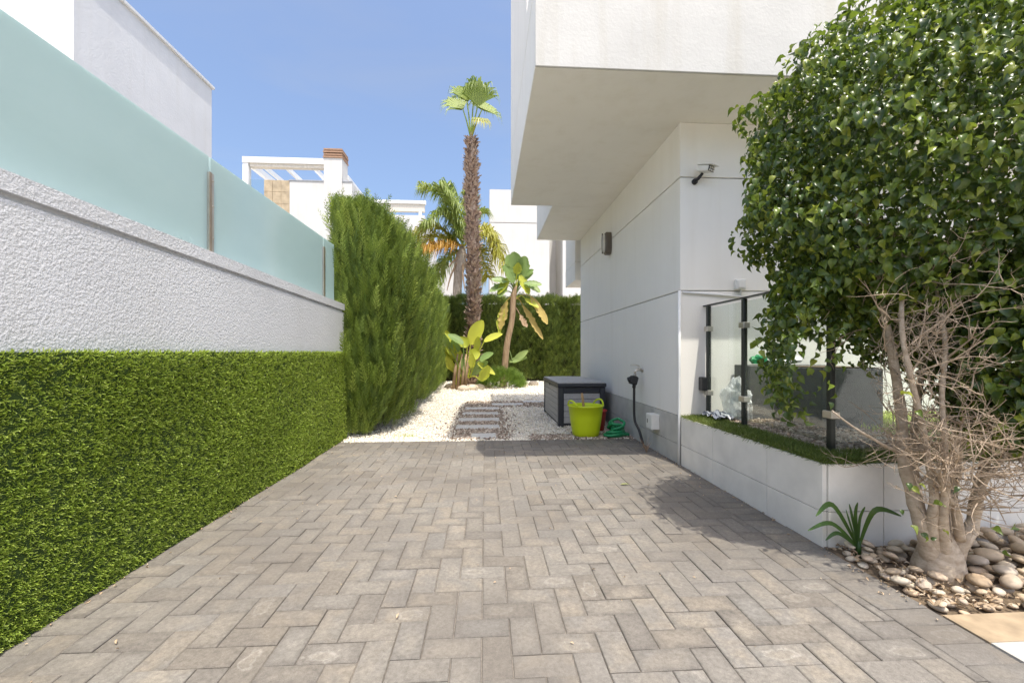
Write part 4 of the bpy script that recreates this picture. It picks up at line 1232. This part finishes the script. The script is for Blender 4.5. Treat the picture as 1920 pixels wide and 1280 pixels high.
PD = [((967, 545), (968, 525), (952, 475), .26, "banana_green", (.2, -1, .2), .2), ((968, 540), (975, 520), (985, 478), .26, "banana_green", (-.3, -1, .2), .25),
      ((968, 545), (962, 530), (945, 495), .2, "banana_green", (.4, -.8, .5), .3), ((968, 545), (980, 525), (1000, 510), .17, "banana_green", (-.2, -.8, .8), .35),
      ((968, 550), (985, 535), (1002, 540), .15, "banana_green", (0, -.5, 1), .4), ((965, 550), (950, 535), (935, 555), .17, "banana_green", (0, -.6, 1), .45),
      ((965, 555), (945, 548), (925, 530), .14, "banana_green", (0, -.6, 1), .45), ((962, 560), (950, 565), (938, 615), .16, "banana_dry", (-.4, -1, .3), .55),
      ((967, 560), (995, 555), (1026, 605), .17, "banana_dry", (.2, -.8, .7), .5), ((968, 558), (985, 560), (1010, 575), .15, "banana_lime", (0, -.6, .8), .45),
      ((966, 560), (980, 572), (1018, 632), .13, "banana_dry", (.2, -.9, .5), .6), ((964, 552), (972, 512), (962, 470), .22, "banana_green", (-.1, -1, 0), .1),
      ((960, 575), (975, 590), (988, 612), .11, "fibre_trunk", (.3, -1, .2), .6), ((950, 650), (962, 680), (990, 655), .12, "banana_green", (0, -.8, .6), .1),
      ((950, 660), (955, 678), (988, 668), .10, "banana_green", (0, -.8, .6), .1), ((962, 558), (942, 575), (936, 622), .13, "banana_lime", (-.3, -1, .2), .6)]
for k in range(9):                                  # more torn leaves round the crown
    an = math.radians(-60 + k * 36)
    hx_, hy_ = 967 + 16 * math.cos(an), 535 - 22 * abs(math.sin(an))
    PD.append(((967, 548), (hx_, hy_), (hx_ + 34 * math.cos(an), hy_ - 30 * math.sin(an) + 8), .15, "banana_green" if k % 4 else "banana_lime", (.2 * math.cos(an), -.8, .6), .4))
for i, (a, b, c, w, m_, nr, te) in enumerate(PD):
    dd = dS - .15 + .3 * random.random()
    paddle(st, at(*a, dS), at(*b, dd), at(*c, dd - .1), w, m_, nr, te, i, .05)
sp1 = at(872, 712, 11.8)
sl = thing("banana_clump", "low clump of lime green paddle leaves at the foot of the fan palm", "plant", (sp1.x, sp1.y, 0))
for i, (a, b, c, w, m_, nr, te) in enumerate([
      ((878, 705), (882, 645), (905, 598), .20, "banana_lime", (-.3, -1, .1), 0), ((868, 705), (855, 655), (832, 622), .17, "banana_lime", (.5, -.8, .4), .2),
      ((872, 705), (868, 645), (840, 625), .14, "banana_green", (.3, -.7, .7), .1), ((874, 705), (876, 650), (862, 630), .17, "banana_lime", (.2, -1, .2), .15),
      ((882, 705), (908, 640), (942, 624), .14, "banana_lime", (0, -.7, .8), .1), ((876, 705), (880, 668), (900, 660), .18, "banana_lime", (0, -.9, .4), .1),
      ((870, 705), (862, 675), (852, 650), .14, "banana_lime", (.2, -1, .1), .1), ((882, 705), (895, 680), (928, 700), .13, "banana_lime", (0, -.6, .8), .25),
      ((866, 708), (858, 690), (862, 725), .13, "banana_lime", (.1, -1, .1), .3), ((884, 705), (900, 675), (925, 660), .13, "banana_green", (0, -.7, .8), .1),
      ((884, 706), (898, 690), (915, 676), .13, "banana_green", (0, -.7, .8), .1), ((864, 706), (848, 665), (842, 640), .13, "banana_lime", (.3, -1, .1), .1)]):
    dd = 11.8 - .2 + .4 * random.random()
    paddle(sl, at(*a, 11.8), at(*b, dd), at(*c, dd), w, m_, nr, te, 40 + i, .05, .018)
random.seed(31)
for i in range(12):
    px = random.uniform(842, 912); top = random.uniform(622, 690); lean = (px - 874) * .45
    dd = 11.8 + random.uniform(-.35, .35)
    paddle(sl, at(874 + (px - 874) * .2, 708, 11.8), at(px, top + 24, dd), at(px + lean + random.uniform(-8, 8), top - 6, dd - .1), random.uniform(.10, .15), "banana_lime" if i % 3 else "banana_green", (random.uniform(-.5, .5), -.9, random.uniform(0, .6)), random.uniform(0, .3), 70 + i, .05, .016)
for px in (850, 858, 866, 872):
    b_ = at(px, 716, 11.8)
    MB().tube([(b_.x, b_.y, 0), (b_.x + .05, b_.y, .5), (b_.x + .12, b_.y, .95)], [.05, .045, .02], 7).build("old_stalk", "fibre_trunk", sl, True)
# low shrub
sh0 = on_z(938, 724)
sh = thing("feathery_shrub", "low bright green feathery shrub beside the banana plants", "shrub", (sh0.x, 12.3, 0))
n = 1500
d = rs.normal(size=(n, 3)); d /= np.linalg.norm(d, axis=1, keepdims=True); d[:, 2] = abs(d[:, 2])
c = at(940, 712, 12.4)
P = np.array([c.x, c.y, 0.02]) + d * np.array([.62, .45, .44]) * rs.uniform(.75, 1.02, n)[:, None]
sprays("foliage", P, d, rs.uniform(.12, .22, n), sh, 93, .5, .8, .3, "shrub_green")
MB().tube([(c.x, c.y, 0), (c.x, c.y, .3)], [.06, .03], 7).build("stem", "fibre_trunk", sh)
for i, (px, d_) in enumerate(((845, 12.2), (856, 12.0), (870, 11.5), (884, 11.7), (899, 11.9), (912, 12.2), (980, 12.8), (1000, 13.2))):
    b_ = at(px, 700, d_)
    TV, TF = ico(2, .15, 200 + i, (.17, .13, .10))
    o = mk("border_rock", TV + np.array([b_.x, b_.y, .03]), TF, "river_stone", None, True)
    tag(o, "rounded tan rock edging the planting below the palms", "rock", "rocks edging the palm planting")

# small strap leaf plant at the planter corner
c = on_y(1603, 1010, 2.06)
sp_ = thing("strap_leaf_plant", "small plant with arching strap leaves at the terrace wall corner", "plant", (c.x, c.y - .02, 0))
for i, (tip, mid, w) in enumerate([((1530, 968), (1562, 948), .022), ((1515, 995), (1560, 982), .018), ((1690, 968), (1640, 958), .022), ((1608, 942), (1604, 968), .020),
                                   ((1592, 945), (1598, 970), .016), ((1622, 950), (1612, 975), .016), ((1548, 1013), (1572, 1000), .016), ((1586, 955), (1595, 985), .012)]):
    d_ = c.y * CS + c.x * SN - .02
    sp2 = smooth_path([(c.x, c.y - .02, 0.03), at(*mid, d_ - .03), at(*tip, d_ - .05)], 7)
    V, Fc = [], []
    for k, q in enumerate(sp2):
        t = k / (len(sp2) - 1)
        tg = (sp2[min(k + 1, len(sp2) - 1)] - sp2[max(k - 1, 0)]).normalized()
        sd = tg.cross(Vector((0.1, -1, .5))).normalized() * w * (math.sin(math.pi * (t * .9 + .08)) ** .7) * .6
        up = Vector((0, 0, 1)) * w * .15
        V += [q - sd + up, q, q + sd + up]
    for k in range(len(sp2) - 1):
        for m_ in range(2): Fc.append((k * 3 + m_, k * 3 + m_ + 1, k * 3 + m_ + 4, k * 3 + m_ + 3))
    mk("leaf", V, Fc, "plant_green", sp_, True)
MB().tube([(c.x, c.y - .02, -.01), (c.x, c.y - .02, .07)], [.014, .010], 8).build("stem", "plant_green", sp_, True)

# ================================================================== STORAGE BOX, TUBS, HOSE
BX0, BX1, BY0, BY1, BZ = 0.985, 1.63, 5.82, 7.28, 0.595
sb = thing("storage_box", "grey plank effect garden storage box with dark frame beside the house", "storage box", ((BX0 + BX1) / 2, (BY0 + BY1) / 2, 0))
boxp("liner", "box_frame", sb, BX0 + 0.02, BX1 - 0.02, BY0 + 0.02, BY1 - 0.02, 0.005, 0.52)
for x, y in ((BX0, BY0), (BX1 - 0.075, BY0), (BX0, BY1 - 0.075), (BX1 - 0.075, BY1 - 0.075)):
    MB().box(x, x + 0.075, y, y + 0.075, -0.005, 0.525, 0.008).build("corner_post", "box_frame", sb)
boxp("base_rail", "box_frame", sb, BX0 + 0.076, BX1 - 0.076, BY0 + 0.006, BY0 + 0.018, 0.0, 0.035)
for k in range(5):
    z0, z1 = 0.036 + k * 0.082, 0.036 + (k + 1) * 0.082 - 0.005
    boxp("plank", "box_plank", sb, BX0 + 0.077, BX1 - 0.077, BY0 + 0.010, BY0 + 0.022, z0, z1, bev=0.003)
for k in range(6):
    z0, z1 = 0.030 + k * 0.0815, 0.030 + (k + 1) * 0.0815 - 0.005
    boxp("plank", "box_plank", sb, BX0 + 0.010, BX0 + 0.022, BY0 + 0.077, BY1 - 0.077, z0, z1, bev=0.003)
boxp("handle", "box_frame", sb, BX0 + 0.09, BX1 - 0.09, BY0 - 0.004, BY0 + 0.016, 0.452, 0.476, bev=0.003)
lid = MB().box(BX0 - 0.012, BX1 + 0.012, BY0 - 0.015, BY1 + 0.015, 0.527, 0.577, 0.008).build("lid", "box_frame", sb)
for k in range(7):
    w = (BX1 - BX0) / 7
    boxp("slat", "box_plank", lid, BX0 + k * w + 0.002, BX0 + (k + 1) * w - 0.002, BY0 + 0.0, BY1, 0.572, BZ - 0.004 * abs(k - 3) / 3, bev=0.004)
boxp("lock", "black_plastic", sb, BX0 - 0.018, BX0 - 0.011, 6.50, 6.56, 0.505, 0.54)

# lime tub
c = on_z(1104, 821); c.y += 0.16
tub = thing("lime_tub", "lime green flexible plastic tub standing on the paver edge", "tub", (c.x, c.y, 0))
MB().lathe((c.x, c.y, 0), [(.001, .006), (.150, .006), (.157, .012), (.165, .06), (.190, .22), (.207, .350), (.216, .356), (.216, .368), (.206, .370), (.200, .352), (.183, .22), (.158, .06), (.150, .016), (.001, .016)], 40).build("shell", "lime_plastic", tub, True)
for sgn in (-1, 1):
    a0 = 0.42 if sgn > 0 else math.pi + 0.42
    pts = []
    for k in range(13):
        t = k / 12
        a = a0 + (t - .5) * 0.95 * 1.0
        rr2 = .212
        pts.append((c.x + rr2 * math.cos(a) , c.y + rr2 * math.sin(a) , .362 + .065 * math.sin(math.pi * t) ** .7))
    pts = [(p_[0] * 1.0, p_[1], p_[2]) for p_ in pts]
    MB().tube(pts, .0105, 8).build("handle", "lime_plastic", tub, True)
o = MB().tube([(c.x + .02, c.y + .08, .05), (c.x + .0, c.y + .10, .32), (c.x - .015, c.y + .11, .455), (c.x - .02, c.y + .113, .50)], [.013, .014, .017, .012], 10).build("tool_handle", "wood_handle", None, True)
tag(o, "wooden tool handle sticking up out of the lime tub", "handle")
# red bucket behind
rbx, rby = c.x + .20, c.y + .36
rb = thing("red_bucket", "red plastic bucket tucked behind the lime tub", "bucket", (rbx, rby, 0))
MB().lathe((rbx, rby, 0), [(.001, .006), (.12, .006), (.15, .24), (.16, .25), (.16, .26), (.147, .255), (.115, .016), (.001, .016)], 28).build("shell", "red_plastic", rb, True)
MB().tube([(rbx + .155 * math.cos(a), rby + .155 * math.sin(a) * .3, .25 - .05 * math.sin(a)) for a in np.linspace(0, math.pi, 12)], .004, 6).build("handle", "steel", rb, True)
# coiled green hose
hc_ = on_z(1160, 822); hc_.y += .10
pts = []
random.seed(12)
for k in range(240):
    t = k / 240
    a = t * 2 * math.pi * 7.3
    r = .150 * (1 - .35 * t) * (0.8 + .3 * math.sin(k * .37)) * (1 + .25 * mnoise.noise(Vector((k * .06, 1, 0))))
    ph = mnoise.noise(Vector((k * .04, 5, 2))) * .06
    pts.append((hc_.x + r * 1.12 * math.cos(a) + ph, hc_.y + r * .75 * math.sin(a), .018 + .22 * t * (0.55 + .45 * math.sin(a * .5 + t * 9)) + .02 * abs(mnoise.noise(Vector((k * .1, 0, 3))))))
o = MB().tube(pts, .0165, 8).build("garden_hose", "hose_green", None, True)
tag(o, "coiled green garden hose heaped on the ground beside the lime tub", "hose")

# ================================================================== LITTER
LFs, LFf = lf_template(0.5, -0.2, 0.9)
rs = np.random.RandomState(101)
n = 520
Xl = np.where(rs.uniform(0, 1, n) < .55, rs.uniform(XR + .02, 2.1, n), rs.uniform(XR + .02, 3.2, n)); Yl = rs.uniform(1.57, 2.12, n)
Z = np.full(n, 0.0) + 0.018 * rs.uniform(0, 1, n)
n2 = 170
Xl = np.concatenate([Xl, XR - abs(rs.normal(0, .05, n2)), rs.uniform(XL, XR, 120), XL + abs(rs.normal(0, .025, 60))]); Yl = np.concatenate([Yl, rs.uniform(1.5, 4.9, n2), rs.uniform(1.2, 4.9, 120), rs.uniform(1.3, 4.9, 60)])
Z = np.concatenate([Z, np.full(n2 + 180, .004)])
n = len(Xl)
S = np.concatenate([rs.uniform(.014, .034, 520), rs.uniform(.006, .022, n - 520)])
D = rs.normal(size=(n, 3)) * np.array([1, 1, .25]); Nn = rs.normal(size=(n, 3)) * .5 + np.array([0, 0, 1])
V, Fc = scatter(LFs, LFf, np.stack([Xl, Yl, Z], 1), frames(D, Nn), np.stack([S * .6, S, S], 1))
o = mk("leaf_litter", V, Fc, "dry_leaf", None, rnd=rep(rs.uniform(0, 1, n), len(LFs))); tag(o, "dry brown leaf litter on the stone bed and paver edges", "leaf litter", kind="stuff")
c = on_z(1173, 909)
TV, TF = lf_template(.5, .1, .8)
R = frames(np.array([[1, -.15, 0.05]]), np.array([[0, .2, 1.0]]))
V, Fc = scatter(TV, TF, np.array([[c.x - .04, c.y, .006]]), R, np.array([[.05, .075, .02]]))
o = mk("fallen_leaf", V, Fc, "lime_leaf"); tag(o, "single yellow green fallen leaf lying on the pavers", "leaf")
# dry weed at the wall foot
c = on_z(1212, 848)
mbw = MB()
random.seed(9)
for k in range(16):
    a = random.uniform(0, 6.28); l = random.uniform(.05, .16)
    mbw.tube([(c.x, c.y, 0), (c.x + math.cos(a) * l * .25, c.y + math.sin(a) * l * .25, l * .6), (c.x + math.cos(a) * l * .5, c.y + math.sin(a) * l * .5, l)], [.0035, .002, .001], 4)
o = mbw.build("dry_weed", "bark_litter"); tag(o, "dried weed growing from the joint below the tap hose", "weed")
# small weed beside the hedge
c = on_z(760, 818)
n = 60
P = np.stack([rs.normal(c.x, .07, n), rs.normal(c.y, .03, n), np.full(n, -.01)], 1)
o = blades("grass_tuft", P, rs.normal(size=(n, 3)) * .5 + np.array([0, 0, .8]), rs.uniform(.03, .07, n), rs.uniform(.004, .007, n), "turf_blade", None, 71); tag(o, "small green grass tuft at the edge of the white gravel", "grass tuft")

# ================================================================== BUILDINGS BEHIND
nb = thing("neighbour_house", "tall white rendered house rising behind the frosted glass screen", "house", (-9, 8, 0))
NX = -5.8
ya_, yb2 = on_x(138, 50, NX).y, on_x(397, 200, NX).y
zt_ = on_x(398, 163, NX).z
boxp("wall", "neighbour_render", nb, -14, NX, ya_, yb2, -0.05, zt_ - 0.06)
boxp("roof_edge", "neighbour_render", nb, -14, NX + 0.045, ya_ - 0.04, yb2 + 0.04, zt_ - 0.058, zt_, bev=0.006)
w_ = boxp("window", "window_glass", nb, -12.5, -9.5, ya_ - 0.006, ya_ + 0.01, 3.4, 5.2)
MB().box(-12.58, -12.5, ya_ - .02, ya_, 3.32, 5.28).box(-9.5, -9.42, ya_ - .02, ya_, 3.32, 5.28).box(-12.5, -9.5, ya_ - .02, ya_, 5.2, 5.28).box(-12.5, -9.5, ya_ - .02, ya_, 3.32, 3.4).build("frame", "dark_post", w_)

ph_ = thing("pergola_house", "white house with roof terrace pergola and chimney behind the cypress hedge", "house", (-10, 24, 0))
YP = 21.0
def xz(px, py, Y=YP):
    v = on_y(px, py, Y); return v.x, v.z
xa, za = xz(543, 339); xb, _ = xz(660, 339)
boxp("wall", "far_render", ph_, xa, xb, YP, 29, -.05, za)
boxp("wall_cap", "steel", ph_, xa - .02, xb, YP - .03, YP + .2, za + .002, za + .05)
xc_, zc_ = xz(495, 337)
stn = boxp("stone_wall", "stone_cladding", ph_, xc_, xa - .004, YP + .02, YP + .3, -.05, zc_)
for i in range(3):
    for j in range(6):
        w = (xa - xc_) / 3
        boxp("stone_panel", "stone_cladding", stn, xc_ + i * w + .008, xc_ + (i + 1) * w - .008, YP - .01 + .01 * ((i * 7 + j * 3) % 3), YP + .02, zc_ - (j + 1) * .55 + .008, zc_ - j * .55 - .008)
boxp("wall", "far_render", ph_, -17, xc_ - .004, YP + .35, 29, -.05, zc_ - 1.3)
boxp("terrace_glass", "fence_glass", ph_, xz(462, 336)[0], xc_, YP + .1, YP + .12, zc_ - 1.3, zc_ + .05)
xd, zd = xz(608, 297); xe, _ = xz(642, 297)
ch = boxp("chimney", "far_render", ph_, xd, xe, YP - .06, YP + .8, za - 3, zd)
for k in range(4):
    MB().box(xd - .03 + .02 * (k % 2), xe + .03 - .02 * (k % 2), YP - .10 + .02 * (k % 2), YP + .84, zd + .01 + k * .12, zd + .085 + k * .12).build("cap_slab", "chimney_cap", ch)
MB().box(xd + .1, xe - .1, YP + .05, YP + .7, zd, zd + .42).build("flue", "black_plastic", ch)
xf, zf = xz(455, 294)
_, zg = xz(455, 305)
boxp("pergola_post", "white_pipe", ph_, xf, xf + .26, YP - .02, YP + .24, zc_ - 1.4, zg)
boxp("pergola_beam", "white_pipe", ph_, xf, xd - .004, YP - .05, YP + .2, zg + .004, zf)
boxp("pergola_beam", "white_pipe", ph_, xf, xf + .2, YP + .204, 28.5, zg + .004, zf)
boxp("awning", "awning", ph_, xf + .3, xd - .02, YP + .02, YP + .3, zg - .16, zg)
for px in (478, 520, 575):
    xx_, _ = xz(px, 300)
    boxp("rafter", "white_pipe", ph_, xx_, xx_ + .12, YP + .21, 27, zg + .06, zf - .02)
boxp("pergola_beam", "white_pipe", ph_, xe - .2, xe + .02, YP + .85, 28.5, zg - .35, zf - .4)
boxp("pergola_beam", "awning", ph_, xe - .17, xe + .0, YP + .85, 28.5, zg - .6, zg - .352)
for y_ in (23.5, 26, 28.4):
    boxp("pergola_post", "white_pipe", ph_, xe - .18, xe + .0, y_ - .08, y_ + .08, za, zg - .602)

th = thing("terrace_house", "distant white terrace house with pale pergola beyond the hedge and feather palm", "house", (-6, 33, 0))
YT = 32.0
a1, z1_ = xz(700, 402, YT); a2, _ = xz(796, 402, YT); a3, z3_ = xz(852, 492, YT)
boxp("wall", "far_render", th, a1, a2, YT, 40, -.05, z1_)
boxp("wall", "far_render", th, a2 + .004, a3, YT, 40, -.05, z3_)
_, zt1 = xz(700, 375, YT); _, zt2 = xz(700, 381, YT); _, zt3 = xz(700, 395, YT)
boxp("pergola_beam", "white_pipe", th, a1, a2 + .1, YT - .1, YT + .2, zt2, zt1)
boxp("awning", "awning", th, a1, a2, YT, YT + .3, zt3, zt2 - .004)
for px in (705, 785):
    x_, _ = xz(px, 400, YT)
    boxp("pergola_post", "white_pipe", th, x_, x_ + .22, YT, YT + .22, z1_, zt3 - .004)

fb = thing("white_building", "plain white building with horizontal joint rising beyond the back hedge", "building", (4, 28, 0))
YF = 25.0
c1, zq1 = xz(918, 355, YF); c2, _ = xz(1030, 355, YF); c3, _ = xz(1055, 355, YF); c4, _ = xz(1190, 355, YF)
_, zj = xz(918, 417, YF)
boxp("wall", "far_render", fb, c1, c2, YF, 33, -.05, zj - .02)
boxp("wall", "far_render", fb, c1, c2, YF, 33, zj + .02, zq1)
boxp("joint", "grout", fb, c1 + .03, c2 - .03, YF + .03, 32.9, zj - .03, zj + .03)
boxp("wall", "far_render", fb, c2 + .004, c3 - .004, YF + 2.5, 33, -.05, zq1 - .5)
boxp("wall", "far_render", fb, c3, c4, YF, 33, -.05, zq1 - .5)
boxp("base_band", "awning", fb, c3, c4, YF - .02, YF - .002, -.05, xz(1060, 556, YF)[1])
